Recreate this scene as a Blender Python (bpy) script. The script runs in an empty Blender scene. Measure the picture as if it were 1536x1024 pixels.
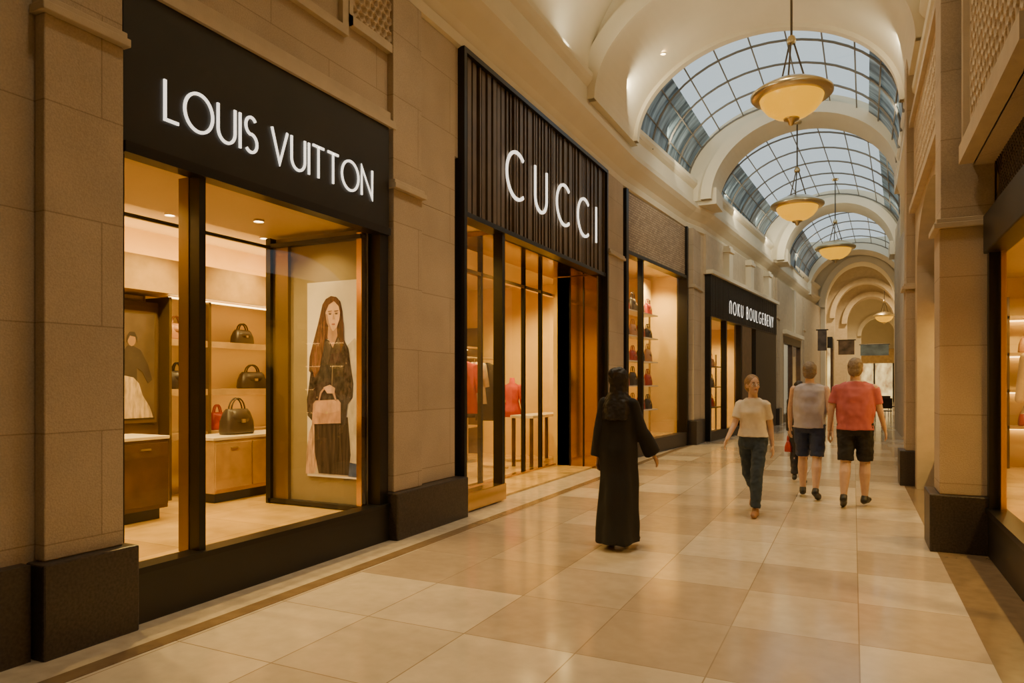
import bpy, math, random
from mathutils import Vector, Matrix, noise
random.seed(7)
COL = bpy.context.scene.collection
R = math.radians
PI = math.pi

# ------------------------------------------------------------------ materials
def new_mat(name):
    m = bpy.data.materials.new(name); m.use_nodes = True
    nt = m.node_tree
    return m, nt, nt.nodes['Principled BSDF']

def mat(name, col, rough=.5, metal=0, em=None, es=0, var=0, vs=8, bump=0, bs=60, coat=0, trans=0, st=None):
    m, nt, b = new_mat(name)
    b.inputs['Base Color'].default_value = (*col, 1)
    b.inputs['Roughness'].default_value = rough
    b.inputs['Metallic'].default_value = metal
    if coat: b.inputs['Coat Weight'].default_value = coat
    if trans: b.inputs['Transmission Weight'].default_value = trans
    if em:
        b.inputs['Emission Color'].default_value = (*em, 1)
        b.inputs['Emission Strength'].default_value = es
    g = nt.nodes.new('ShaderNodeNewGeometry')
    if var:
        n = nt.nodes.new('ShaderNodeTexNoise'); n.inputs['Scale'].default_value = vs; n.inputs['Detail'].default_value = 5
        if st:
            mp = nt.nodes.new('ShaderNodeMapping'); mp.inputs['Scale'].default_value = st
            nt.links.new(g.outputs['Position'], mp.inputs[0]); nt.links.new(mp.outputs[0], n.inputs['Vector'])
        else:
            nt.links.new(g.outputs['Position'], n.inputs['Vector'])
        r = nt.nodes.new('ShaderNodeValToRGB')
        r.color_ramp.elements[0].position = .3; r.color_ramp.elements[1].position = .7
        r.color_ramp.elements[0].color = (*[max(0, c*(1-var)) for c in col], 1)
        r.color_ramp.elements[1].color = (*[min(1, c*(1+var)) for c in col], 1)
        nt.links.new(n.outputs['Fac'], r.inputs['Fac']); nt.links.new(r.outputs['Color'], b.inputs['Base Color'])
        if em and st: nt.links.new(r.outputs['Color'], b.inputs['Emission Color'])
    if bump:
        n2 = nt.nodes.new('ShaderNodeTexNoise'); n2.inputs['Scale'].default_value = bs; n2.inputs['Detail'].default_value = 4
        nt.links.new(g.outputs['Position'], n2.inputs['Vector'])
        bp = nt.nodes.new('ShaderNodeBump'); bp.inputs['Strength'].default_value = bump; bp.inputs['Distance'].default_value = .01
        nt.links.new(n2.outputs['Fac'], bp.inputs['Height']); nt.links.new(bp.outputs['Normal'], b.inputs['Normal'])
    return m

def brick_mat(name, c1, c2, mort, bw, rh, ms, offset, rough, mode, bumpd=.006, grain=.12, gs=90, ox=0, oy=0):
    m, nt, b = new_mat(name)
    L = nt.links
    g = nt.nodes.new('ShaderNodeNewGeometry'); sp = nt.nodes.new('ShaderNodeSeparateXYZ'); L.new(g.outputs['Position'], sp.inputs[0])
    cb = nt.nodes.new('ShaderNodeCombineXYZ')
    if mode == 'floor':
        a1 = nt.nodes.new('ShaderNodeMath'); a1.operation = 'ADD'; a1.inputs[1].default_value = ox; L.new(sp.outputs['X'], a1.inputs[0])
        a2 = nt.nodes.new('ShaderNodeMath'); a2.operation = 'ADD'; a2.inputs[1].default_value = oy; L.new(sp.outputs['Y'], a2.inputs[0])
        L.new(a1.outputs[0], cb.inputs[0]); L.new(a2.outputs[0], cb.inputs[1])
    else:
        a1 = nt.nodes.new('ShaderNodeMath'); L.new(sp.outputs['X'], a1.inputs[0]); L.new(sp.outputs['Y'], a1.inputs[1])
        L.new(a1.outputs[0], cb.inputs[0]); L.new(sp.outputs['Z'], cb.inputs[1])
    br = nt.nodes.new('ShaderNodeTexBrick'); L.new(cb.outputs[0], br.inputs['Vector'])
    br.offset = offset; br.squash = 1; br.inputs['Scale'].default_value = 1
    br.inputs['Color1'].default_value = (*c1, 1); br.inputs['Color2'].default_value = (*c2, 1); br.inputs['Mortar'].default_value = (*mort, 1)
    br.inputs['Brick Width'].default_value = bw; br.inputs['Row Height'].default_value = rh
    br.inputs['Mortar Size'].default_value = ms; br.inputs['Mortar Smooth'].default_value = .1
    n = nt.nodes.new('ShaderNodeTexNoise'); n.inputs['Scale'].default_value = gs; n.inputs['Detail'].default_value = 6
    L.new(g.outputs['Position'], n.inputs['Vector'])
    n3 = nt.nodes.new('ShaderNodeTexNoise'); n3.inputs['Scale'].default_value = 1.7; n3.inputs['Detail'].default_value = 6
    L.new(g.outputs['Position'], n3.inputs['Vector'])
    ad = nt.nodes.new('ShaderNodeMath'); ad.operation = 'ADD'; L.new(n.outputs['Fac'], ad.inputs[0]); L.new(n3.outputs['Fac'], ad.inputs[1])
    mr = nt.nodes.new('ShaderNodeMapRange'); mr.inputs[1].default_value = .6; mr.inputs[2].default_value = 1.4
    mr.inputs[3].default_value = 1-grain; mr.inputs[4].default_value = 1+grain; L.new(ad.outputs[0], mr.inputs[0])
    mx = nt.nodes.new('ShaderNodeVectorMath'); mx.operation = 'SCALE'
    L.new(br.outputs['Color'], mx.inputs[0]); L.new(mr.outputs[0], mx.inputs['Scale']); L.new(mx.outputs[0], b.inputs['Base Color'])
    b.inputs['Roughness'].default_value = rough
    bp = nt.nodes.new('ShaderNodeBump'); bp.invert = True; bp.inputs['Strength'].default_value = .35; bp.inputs['Distance'].default_value = bumpd
    L.new(br.outputs['Fac'], bp.inputs['Height'])
    if mode != 'floor':
        bp2 = nt.nodes.new('ShaderNodeBump'); bp2.inputs['Strength'].default_value = .4; bp2.inputs['Distance'].default_value = .008
        L.new(n.outputs['Fac'], bp2.inputs['Height']); L.new(bp.outputs['Normal'], bp2.inputs['Normal']); L.new(bp2.outputs['Normal'], b.inputs['Normal'])
    else:
        L.new(bp.outputs['Normal'], b.inputs['Normal'])
    return m

def glass_mat(name, tint=(1, 1, 1), refl=.4):
    m = bpy.data.materials.new(name); m.use_nodes = True; nt = m.node_tree; nt.nodes.clear()
    o = nt.nodes.new('ShaderNodeOutputMaterial'); t = nt.nodes.new('ShaderNodeBsdfTransparent'); t.inputs[0].default_value = (*tint, 1)
    g = nt.nodes.new('ShaderNodeBsdfGlossy'); g.inputs['Roughness'].default_value = .02; g.inputs[0].default_value = (1, 1, 1, 1)
    mx = nt.nodes.new('ShaderNodeMixShader'); lw = nt.nodes.new('ShaderNodeLayerWeight'); lw.inputs[0].default_value = .5
    p = nt.nodes.new('ShaderNodeMath'); p.operation = 'POWER'; p.inputs[1].default_value = 3
    q = nt.nodes.new('ShaderNodeMath'); q.operation = 'MULTIPLY_ADD'; q.inputs[1].default_value = refl; q.inputs[2].default_value = .03
    nt.links.new(lw.outputs['Facing'], p.inputs[0]); nt.links.new(p.outputs[0], q.inputs[0])
    nt.links.new(q.outputs[0], mx.inputs[0]); nt.links.new(t.outputs[0], mx.inputs[1]); nt.links.new(g.outputs[0], mx.inputs[2])
    nt.links.new(mx.outputs[0], o.inputs[0]); return m

M = {}
M['stone'] = brick_mat('beige_stone', (.47, .38, .265), (.44, .355, .245), (.31, .245, .16), 1.35, .62, .004, .5, .75, 'wall', grain=.2)
M['stone2'] = mat('smooth_stone', (.52, .43, .295), .7, var=.08, vs=6, bump=.15, bs=90)
M['cream'] = mat('cream_plaster', (.70, .63, .47), .7, var=.03, vs=2)
M['granite'] = mat('dark_granite', (.038, .029, .024), .4, var=.5, vs=60, bump=.15, bs=80)
M['floor'] = brick_mat('marble_tiles', (.66, .57, .445), (.42, .32, .225), (.33, .25, .165), .72, .85, .004, 0, .14, 'floor', .0004, .14, 9, .69, -.3)
M['border'] = mat('brown_marble', (.22, .15, .085), .22, var=.12, vs=9)
M['border2'] = mat('pale_marble', (.55, .46, .34), .2, var=.12, vs=9)
M['black'] = mat('black_metal', (.012, .011, .010), .35, metal=.3)
M['blackp'] = mat('black_panel', (.012, .011, .010), .45, var=.2, vs=3)
M['rib'] = mat('bronze_ribs', (.125, .086, .048), .4, metal=.3, var=.2, vs=3)
M['brown'] = brick_mat('brown_mosaic', (.46, .34, .21), (.30, .21, .125), (.10, .07, .04), .12, .05, .005, .5, .5, 'wall', .004)
M['bronze'] = mat('bronze_metal', (.66, .43, .15), .2, metal=.95)
M['bronzed'] = mat('dark_reflective_bronze', (.38, .23, .08), .12, metal=.95)
M['fin'] = mat('dull_bronze', (.20, .14, .065), .35, metal=.7)
M['brass'] = mat('brushed_brass', (.58, .48, .28), .28, metal=.9)
M['letter'] = mat('lit_letter', (1, .95, .85), .4, em=(1, .93, .80), es=1.5)
M['letter2'] = mat('dim_lit_letter', (1, .95, .85), .4, em=(1, .93, .80), es=1.0)
M['glass'] = glass_mat('window_glass')
M['sglass'] = glass_mat('skylight_glass', (.97, .99, 1), .08)
M['amber'] = mat('amber_glass', (.35, .16, .0), .3, em=(1, .45, .0), es=1.05)
M['bars'] = mat('glazing_metal', (.17, .155, .13), .5, metal=.1)
M['hanger'] = mat('dark_bronze', (.10, .08, .055), .4, metal=.6)
M['warmwall'] = mat('warm_plaster', (.74, .52, .15), .7, var=.06, vs=3)
M['ceil'] = mat('shop_ceiling', (.52, .39, .16), .6)
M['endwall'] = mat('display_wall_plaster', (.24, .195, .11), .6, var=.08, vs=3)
M['darkwood'] = mat('dark_wood', (.09, .05, .025), .4, var=.3, vs=5)
M['wood'] = mat('tan_wood', (.44, .29, .11), .45, var=.2, vs=5)
M['shoptile'] = brick_mat('shop_tiles', (.68, .46, .14), (.56, .36, .10), (.38, .25, .07), .9, .9, .004, 0, .22, 'floor', .001, .3, 4)
M['white'] = mat('ivory_top', (.75, .66, .5), .35)
M['strip'] = mat('light_strip', (1, .8, .5), .5, em=(1, .60, .16), es=9)
M['lamp'] = mat('downlight_lens', (1, .8, .5), .5, em=(1, .74, .4), es=14)
M['lattice'] = mat('dark_lattice', (.07, .048, .028), .5, metal=.4)
M['leather'] = mat('dark_leather', (.035, .024, .018), .4, bump=.2)
M['redl'] = mat('red_leather', (.35, .03, .02), .4)
M['tanl'] = mat('tan_leather', (.45, .22, .10), .45)
M['red'] = mat('red_cloth', (.50, .06, .03), .8, var=.15, vs=10)
M['creamc'] = mat('cream_cloth', (.70, .56, .38), .8, var=.1, vs=10)
M['darkc'] = mat('dark_cloth', (.035, .025, .02), .85, var=.2, vs=10)
M['canvas'] = mat('dark_canvas', (.09, .06, .035), .6, var=.5, vs=3)
M['gownp'] = mat('painted_gown_cloth', (.50, .38, .24), .8, var=.45, vs=6, st=(1, 4, 1))
M['poster'] = mat('poster_paper', (.60, .55, .43), .5, em=(.60, .55, .43), es=.16, var=.28, vs=.9, st=(1.2, 1, 1))
M['carve'] = mat('carved_stone', (.52, .41, .27), .8, var=.06, vs=5)
M['shelfback'] = mat('lit_shelf_back', (.84, .62, .22), .6)
def reflection_streak():  # building reflection painted as blue streaks, with a slight glow of its own
    m, nt, b = new_mat('painted_reflection_glazing')
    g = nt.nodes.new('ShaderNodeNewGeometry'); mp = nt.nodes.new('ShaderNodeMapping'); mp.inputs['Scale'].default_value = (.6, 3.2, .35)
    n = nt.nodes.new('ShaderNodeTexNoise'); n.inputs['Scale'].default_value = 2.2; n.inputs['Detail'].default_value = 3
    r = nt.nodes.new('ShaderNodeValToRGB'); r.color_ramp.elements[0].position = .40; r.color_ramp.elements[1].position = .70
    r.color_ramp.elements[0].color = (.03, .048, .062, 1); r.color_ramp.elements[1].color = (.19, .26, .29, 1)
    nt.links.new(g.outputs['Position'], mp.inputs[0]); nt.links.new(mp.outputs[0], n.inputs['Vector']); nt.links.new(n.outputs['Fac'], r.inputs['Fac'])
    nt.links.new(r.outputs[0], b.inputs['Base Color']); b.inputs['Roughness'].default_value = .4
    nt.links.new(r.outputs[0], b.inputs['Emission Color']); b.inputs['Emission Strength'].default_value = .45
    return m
M['reflection_streak'] = reflection_streak()

# ------------------------------------------------------------------ mesh builder
def world_loc(o):
    v = Vector(o.location)
    while o.parent: o = o.parent; v += Vector(o.location)
    return v
class MB:
    def __init__(s): s.v = []; s.f = []
    def add(s, vs, fs):
        o = len(s.v); s.v += [Vector(v) for v in vs]; s.f += [tuple(i+o for i in f) for f in fs]; return s
    def box(s, x0, x1, y0, y1, z0, z1):
        return s.add([(x0, y0, z0), (x1, y0, z0), (x1, y1, z0), (x0, y1, z0), (x0, y0, z1), (x1, y0, z1), (x1, y1, z1), (x0, y1, z1)],
                     [(0, 3, 2, 1), (4, 5, 6, 7), (0, 1, 5, 4), (1, 2, 6, 5), (2, 3, 7, 6), (3, 0, 4, 7)])
    def frustum(s, a, b, ra, rb, n=12, caps=True, sx=1, round_a=False, round_b=False):
        a = Vector(a); b = Vector(b); d = (b-a); L = d.length; d.normalize()
        u = d.orthogonal().normalized()
        if abs(d.z) > .5:
            u = Vector((1, 0, 0)); u = (u-d*u.dot(d)).normalized()
        w = d.cross(u)
        rings = []
        if round_a:
            for t in (80, 55, 28): rings.append((a-d*ra*math.sin(R(t)), ra*math.cos(R(t))))
        rings.append((a, ra)); rings.append((b, rb))
        if round_b:
            for t in (28, 55, 80): rings.append((b+d*rb*math.sin(R(t)), rb*math.cos(R(t))))
        vs = []; fs = []
        for c, r in rings:
            for i in range(n):
                t = 2*PI*i/n; vs.append(c+u*math.cos(t)*r*sx+w*math.sin(t)*r)
        for k in range(len(rings)-1):
            for i in range(n):
                j = (i+1) % n; fs.append((k*n+i, k*n+j, (k+1)*n+j, (k+1)*n+i))
        if caps:
            fs.append(tuple(range(n))[::-1]); fs.append(tuple((len(rings)-1)*n+i for i in range(n)))
        return s.add(vs, fs)
    def cap(s, a, b, ra, rb, n=12, sx=1): return s.frustum(a, b, ra, rb, n, True, sx, True, True)
    def tube(s, pts, r, n=8):
        for a, b in zip(pts[:-1], pts[1:]): s.cap(a, b, r, r, n)
        return s
    def ellip(s, c, r, mtx=None, nu=16, nv=10):
        vs = []; fs = []
        for j in range(nv+1):
            ph = PI*j/nv
            rr = max(math.sin(ph), .001)
            for i in range(nu):
                t = 2*PI*i/nu
                p = Vector((c[0]+r[0]*rr*math.cos(t), c[1]+r[1]*rr*math.sin(t), c[2]+r[2]*math.cos(ph)))
                vs.append(mtx @ p if mtx else p)
        for j in range(nv):
            for i in range(nu):
                k = (i+1) % nu; fs.append((j*nu+i, (j+1)*nu+i, (j+1)*nu+k, j*nu+k))
        fs.append(tuple(range(nu))); fs.append(tuple(nv*nu+i for i in range(nu))[::-1])
        return s.add(vs, fs)
    def loft(s, rings, n=24, fold=0, nf=9):
        vs = []; fs = []
        for k, (cx, cy, z, rx, ry) in enumerate(rings):
            q = fold*(1-k/(len(rings)-1))
            for i in range(n):
                t = 2*PI*i/n; m = 1+q*math.sin(nf*t+k*.3)
                vs.append((cx+rx*m*math.cos(t), cy+ry*m*math.sin(t), z))
        for k in range(len(rings)-1):
            for i in range(n):
                j = (i+1) % n; fs.append((k*n+i, k*n+j, (k+1)*n+j, (k+1)*n+i))
        fs.append(tuple(range(n))[::-1]); fs.append(tuple((len(rings)-1)*n+i for i in range(n)))
        return s.add(vs, fs)
    def lathe(s, prof, c=(0, 0, 0), n=40):
        vs = []; fs = []
        for r, z in prof:
            for i in range(n):
                t = 2*PI*i/n; vs.append((c[0]+r*math.cos(t), c[1]+r*math.sin(t), c[2]+z))
        for k in range(len(prof)-1):
            for i in range(n):
                j = (i+1) % n; fs.append((k*n+i, k*n+j, (k+1)*n+j, (k+1)*n+i))
        return s.add(vs, fs)
    def xf(s, m):
        s.v = [m @ v for v in s.v]; return s
    def build(s, name, m, parent=None, smooth=False, bevel=0, local=False):
        off = Vector((0, 0, 0))
        if parent is not None and not local: off = world_loc(parent)
        vs = [v-off for v in s.v]
        loc = Vector((0, 0, 0))
        if parent is None and vs:
            loc = Vector(((min(v.x for v in vs)+max(v.x for v in vs))/2, (min(v.y for v in vs)+max(v.y for v in vs))/2, min(v.z for v in vs)))
            vs = [v-loc for v in vs]
        me = bpy.data.meshes.new(name); me.from_pydata([tuple(v) for v in vs], [], s.f); me.materials.append(m)
        if smooth: me.polygons.foreach_set('use_smooth', [True]*len(me.polygons))
        o = bpy.data.objects.new(name, me); COL.objects.link(o); o.location = loc
        if parent is not None: o.parent = parent
        if bevel:
            b = o.modifiers.new('bevel', 'BEVEL'); b.width = bevel; b.segments = 2; b.limit_method = 'ANGLE'
        return o

def tag(o, label, cat, group=None):
    o['label'] = label; o['category'] = cat
    if group: o['group'] = group
    return o
def thing(name, label, cat, loc=(0, 0, 0), rz=0, group=None):
    o = bpy.data.objects.new(name, None); COL.objects.link(o); o.location = loc; o.rotation_euler = (0, 0, rz); o.empty_display_size = .2
    return tag(o, label, cat, group)
def struct(name, mb, m, smooth=False):
    o = mb.build(name, m, None, smooth); o['kind'] = 'structure'; return o

# ------------------------------------------------------------------ lettering
def arc(cx, cy, rx, ry, a0, a1, n=20):
    return [(cx+rx*math.cos(R(a0+(a1-a0)*i/n)), cy+ry*math.sin(R(a0+(a1-a0)*i/n))) for i in range(n+1)]
G = {
 'L': ([[(0, 1), (0, 0), (.45, 0)]], .45), 'O': ([arc(.5, .5, .5, .5, 0, 360, 36)], 1.0),
 'U': ([[(0, 1)]+arc(.33, .33, .33, .33, 180, 360, 16)+[(.66, 1)]], .66), 'I': ([[(0, 0), (0, 1)]], 0),
 'S': ([arc(.25, .755, .22, .245, 35, 260, 16)+arc(.25, .26, .25, .26, 85, -140, 16)], .5),
 'V': ([[(0, 1), (.36, 0), (.72, 1)]], .72), 'T': ([[(0, 1), (.6, 1)], [(.3, 1), (.3, 0)]], .6),
 'N': ([[(0, 0), (0, 1), (.68, 0), (.68, 1)]], .68), 'C': ([arc(.5, .5, .5, .5, 52, 308, 26)], .82),
 'K': ([[(0, 0), (0, 1)], [(.55, 1), (0, .42)], [(.16, .6), (.6, 0)]], .6),
 'B': ([[(0, 0), (0, 1), (.25, 1)]+arc(.25, .76, .22, .24, 90, -90, 10)+[(.02, .52)], [(.02, .52), (.28, .52)]+arc(.28, .26, .25, .26, 90, -90, 10)+[(0, 0)]], .53),
 'G': ([arc(.5, .5, .5, .5, 50, 350, 26)+[(.98, .46), (.6, .46)]], .98),
 'E': ([[(.5, 1), (0, 1), (0, 0), (.5, 0)], [(0, .5), (.42, .5)]], .5), 'Y': ([[(0, 1), (.3, .48), (.6, 1)], [(.3, .5), (.3, 0)]], .6),
 ' ': ([], .25)}
G['P'] = ([[(0, 0), (0, .75)]+arc(.3, .72, .3, .28, 180, 0, 10)[1:-1]+[(.6, .75), (.6, 0)]], .6)
def ribbon(mb, pts, w, fn, d):
    closed = (Vector(pts[0])-Vector(pts[-1])).length < 1e-4 and len(pts) > 5
    P = [Vector(p) for p in pts]
    if closed: P = P[:-1]
    n = len(P); off = []
    for i in range(n):
        a = P[i-1] if (i > 0 or closed) else None; b = P[(i+1) % n] if (i < n-1 or closed) else None
        d1 = (P[i]-a).normalized() if a is not None else None; d2 = (b-P[i]).normalized() if b is not None else None
        if d1 is None: d1 = d2
        if d2 is None: d2 = d1
        n1 = Vector((-d1.y, d1.x)); n2 = Vector((-d2.y, d2.x)); m = (n1+n2)
        if m.length < 1e-3: m = n1
        m.normalize(); m *= min(1/max(m.dot(n1), .35), 2.5)*w/2; off.append(m)
    vs = []
    for p, o in zip(P, off):
        for q, dd in ((p+o, 0), (p-o, 0), (p-o, d), (p+o, d)): vs.append(fn(q.x, q.y, dd))
    fs = []
    rng = range(n) if closed else range(n-1)
    for i in rng:
        j = (i+1) % n
        for k in range(4): fs.append((i*4+k, i*4+(k+1) % 4, j*4+(k+1) % 4, j*4+k))
    if not closed: fs += [(0, 1, 2, 3), ((n-1)*4+3, (n-1)*4+2, (n-1)*4+1, (n-1)*4)]
    mb.add(vs, fs)
def lettering(text, parent, x, y0, y1, z0, h, w, depth, m, ws=1):
    tot = sum(G[c][1] for c in text)*h*ws; gap = ((y1-y0)-tot)/(len(text)-1); y = y0
    for c in text:
        st, wd = G[c]
        if st:
            mb = MB(); yy = y
            for p in st: ribbon(mb, [(a*ws, b) for a, b in p], w/h, lambda u, v, dd, yy=yy: (x+dd, yy+u*h, z0+v*h), depth)
            mb.build('letter', m, parent, local=True)
        y += wd*h*ws+gap

# ------------------------------------------------------------------ setting
struct('floor', MB().box(-9, 4.5, -3.2, 72, -.2, 0), M['floor'])
mb = MB(); mb.box(-3.72, -3.60, -3, 17.8, 0, .004)
struct('trim_1', mb, M['border'])
struct('trim_2', MB().box(-4.2, -3.72, -3, 17.8, 0, .003), M['border2'])
struct('trim_3', MB().box(.68, 1.2, -3, 13, 0, .004), M['border'])

PROF = [(-.4, 5.38), (0, 5.38), (.05, 5.40), (.07, 5.5), (.04, 5.53), (.10, 5.62), (.26, 5.76), (.33, 5.84), (.34, 5.93), (.26, 5.97), (.24, 6.0), (.24, 6.30), (.30, 6.36), (.34, 6.42), (.34, 6.5), (0, 6.54), (-.4, 6.54)]
LP = [(-4.1, -3.2), (-4.1, 13.2), (-3.78, 17.45), (-3.55, 18.4), (-2.86, 27), (-2.2, 36), (-1.75, 39.9)]
RP = [(1.12, -3.2), (1.12, 13.2), (1.18, 17.45), (1.3, 18.4), (1.75, 27), (2.3, 36), (2.5, 39.9)]
def cornice(name, path, sg):
    mb = MB(); n = len(PROF); vs = []; fs = []
    for x, y in path:
        for dx, z in PROF: vs.append((x+sg*dx, y, z))
    for k in range(len(path)-1):
        for i in range(n-1): fs.append((k*n+i, k*n+i+1, (k+1)*n+i+1, (k+1)*n+i))
    mb.add(vs, fs); return struct(name, mb, M['cream'])
cornice('trim_4', LP, 1); cornice('trim_5', RP, -1)

def ez(x, c, a, zs, b): return zs+b*math.sqrt(max(0, 1-((x-c)/a)**2))
def arch_block(mb, y0, y1, c, a, zs, b, xl, xr, zt, legs=None, n=48):
    pts = [(c-a*math.cos(PI*i/n), zs+b*math.sin(PI*i/n)) for i in range(n+1)]
    for (xa, za), (xb, zb) in zip(pts[:-1], pts[1:]):
        mb.add([(xa, y0, za), (xb, y0, zb), (xb, y0, zt), (xa, y0, zt), (xa, y1, za), (xb, y1, zb), (xb, y1, zt), (xa, y1, zt)],
               [(0, 1, 2, 3), (7, 6, 5, 4), (0, 4, 5, 1)])
    zb = zs if legs is None else legs
    for x0, x1 in ((xl, c-a), (c+a, xr)):
        mb.box(x0, x1, y0, y1, zb, zt)
def arch_ring(mb, y0, y1, c, a, zs, b, w, d, n=48):
    vs = []; fs = []
    for i in range(n+1):
        t = PI*i/n
        for r, y in ((0, y0), (w, y0), (w, y1), (0, y1)):
            vs.append((c-(a-d+r)*math.cos(t), y, zs+(b-d+r)*math.sin(t)))
    for i in range(n):
        for k in range(4): fs.append((i*4+k, i*4+(k+1) % 4, i*4+4+(k+1) % 4, i*4+4+k))
    mb.add(vs, fs)
def arch_band(mb, y0, y1, c, a, zs, b, c2, a2, zs2, b2, n=48):
    # band between an inner ellipse (the opening) and an outer ellipse (the roof line)
    vs = []; fs = []
    for i in range(n+1):
        t = PI*i/n
        pi_ = (c-a*math.cos(t), zs+b*math.sin(t)); po_ = (c2-a2*math.cos(t), zs2+b2*math.sin(t))
        for p, y in ((pi_, y0), (po_, y0), (po_, y1), (pi_, y1)): vs.append((p[0], y, p[1]))
    for i in range(n):
        for k in range(4): fs.append((i*4+k, i*4+(k+1) % 4, i*4+4+(k+1) % 4, i*4+4+k))
    mb.add(vs, fs)

mb = MB(); n = 40; vs = []; fs = []
for y in (-3.2, 10.8):
    for i in range(n+1):
        t = PI*i/n; vs.append((-1.49-2.36*math.cos(t), y, 6.5+2.15*math.sin(t)))
for i in range(n): fs.append((i, i+1, n+2+i, n+1+i))
mb.add(vs, fs); struct('ceiling', mb, M['cream'], True)
mb = MB(); arch_block(mb, 10.8, 13.2, -1.5, 2.24, 6.1, 1.66, -4.4, 1.4, 9.2)
arch_ring(mb, 10.68, 10.82, -1.5, 2.24, 6.1, 1.66, .30, 0); arch_ring(mb, 12.9, 13.05, -1.5, 2.24, 6.1, 1.66, .2, .07)
struct('ceiling_arch_first', mb, M['cream'], False)
mb = MB(); arch_band(mb, 17.45, 18.5, -1.1, 2.0, 6.0, 1.72, -1.3, 2.6, 6.0, 2.2)
arch_ring(mb, 17.33, 17.47, -1.1, 2.0, 6.0, 1.72, .25, 0)
mb.box(-4.1, -3.0, 17.5, 18.45, 5.9, 6.3).box(.85, 1.6, 17.5, 18.45, 5.9, 6.3)
struct('ceiling_arch_second', mb, M['cream'], False)
mb = MB(); arch_band(mb, 26.6, 27.9, -.48, 1.72, 5.9, 1.8, -.55, 2.55, 6.0, 2.2)
arch_ring(mb, 26.45, 26.62, -.48, 1.72, 5.9, 1.8, .25, 0)
mb.box(-3.5, -2.1, 26.65, 27.85, 5.85, 6.3).box(1.1, 2.0, 26.65, 27.85, 5.85, 6.3)
struct('ceiling_arch_third', mb, M['cream'], False)
mb = MB(); arch_band(mb, 36, 37.5, .1, 2.0, 5.8, 1.9, .1, 2.5, 5.9, 2.3)
mb.box(-3, -1.8, 36.05, 37.45, 5.75, 6.3).box(1.95, 3.1, 36.05, 37.45, 5.75, 6.3)
struct('ceiling_arch_fourth', mb, M['cream'])
mb = MB(); arch_block(mb, 39.2, 40.6, .32, 1.62, 5.4, 2.2, -4.5, 4.5, 8.8, 0); arch_ring(mb, 39.05, 39.25, .32, 1.62, 5.4, 2.2, .3, 0)
arch_band(mb, 37.4, 39.3, .1, 2.2, 5.9, 2.1, .1, 2.5, 5.9, 2.3)
struct('wall_far_arch', mb, M['cream'])
mb = MB(); arch_block(mb, 43.5, 44.2, .6, 1.55, 5.2, 1.9, -4.5, 4.5, 8.8, 0); arch_ring(mb, 43.35, 43.55, .6, 1.55, 5.2, 1.9, .25, 0)
arch_block(mb, 48, 49, .95, 1.3, 5.2, 1.6, -4.5, 4.5, 8.8, 0); arch_ring(mb, 47.8, 48.05, .95, 1.3, 5.2, 1.6, .3, 0)
struct('wall_inner_arch', mb, M['stone2'])
mb = MB(); arch_block(mb, 56, 57, 1.6, 1.1, 4.9, 1.3, -4.5, 4.5, 8.8, 0); arch_ring(mb, 55.8, 56.05, 1.6, 1.1, 4.9, 1.3, .25, 0); struct('wall_last_arch', mb, M['cream'])
mb = MB(); mb.box(-4.5, -1.6, 40.6, 66, 0, 8.8).box(3.1, 4.5, 40.6, 66, 0, 8.8).box(-4.5, 4.5, 66, 66.3, 0, 8.8)
struct('wall_far', mb, M['cream'])
struct('ceiling_far', MB().box(-4.5, 4.5, 40.6, 66.3, 8.2, 8.4), M['cream'])

def skylight(name, y0, y1, c0, c1, a, zs, b, ny, na):
    W = bpy.data.objects.new(name, None); COL.objects.link(W); W['kind'] = 'structure'; W.location = ((c0+c1)/2, (y0+y1)/2, zs)
    def P(t, s, rr=0):
        c = c0+(c1-c0)*s
        return Vector((c-(a+rr)*math.cos(t), y0+(y1-y0)*s, zs+(b+rr)*math.sin(t)))
    lo = PI*.23
    def shell(t0, t1, k, m, nm):
        mb = MB(); vs = []; fs = []
        for s in (0, 1):
            for i in range(k+1): vs.append(P(t0+(t1-t0)*i/k, s))
        for i in range(k): fs.append((i, i+1, k+2+i, k+1+i))
        mb.add(vs, fs); mb.build(nm, m, W, True)
    shell(lo, PI-lo, 30, M['sglass'], 'glass_vault'); shell(0, lo, 8, M['reflection_streak'], 'lower_glazing'); shell(PI-lo, PI, 8, M['reflection_streak'], 'lower_glazing')  # lower panes are opaque and carry the painted reflection
    mb = MB()
    for j in range(ny+1):
        s = j/ny; prev = None
        for i in range(25):
            p = P(PI*i/24, s, -.03)
            if prev is not None: mb.frustum(prev, p, .024, .024, 6)
            prev = p
    for i in range(1, na):
        mb.frustum(P(PI*i/na, 0, -.03), P(PI*i/na, 1, -.03), .016, .016, 6)
    mb.build('glazing_bars', M['bars'], W)
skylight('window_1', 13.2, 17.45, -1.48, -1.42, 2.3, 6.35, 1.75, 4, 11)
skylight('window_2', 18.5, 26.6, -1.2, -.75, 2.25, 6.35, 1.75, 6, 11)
skylight('window_3', 27.9, 36, -.25, .1, 2.1, 6.3, 1.75, 5, 10)

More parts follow.
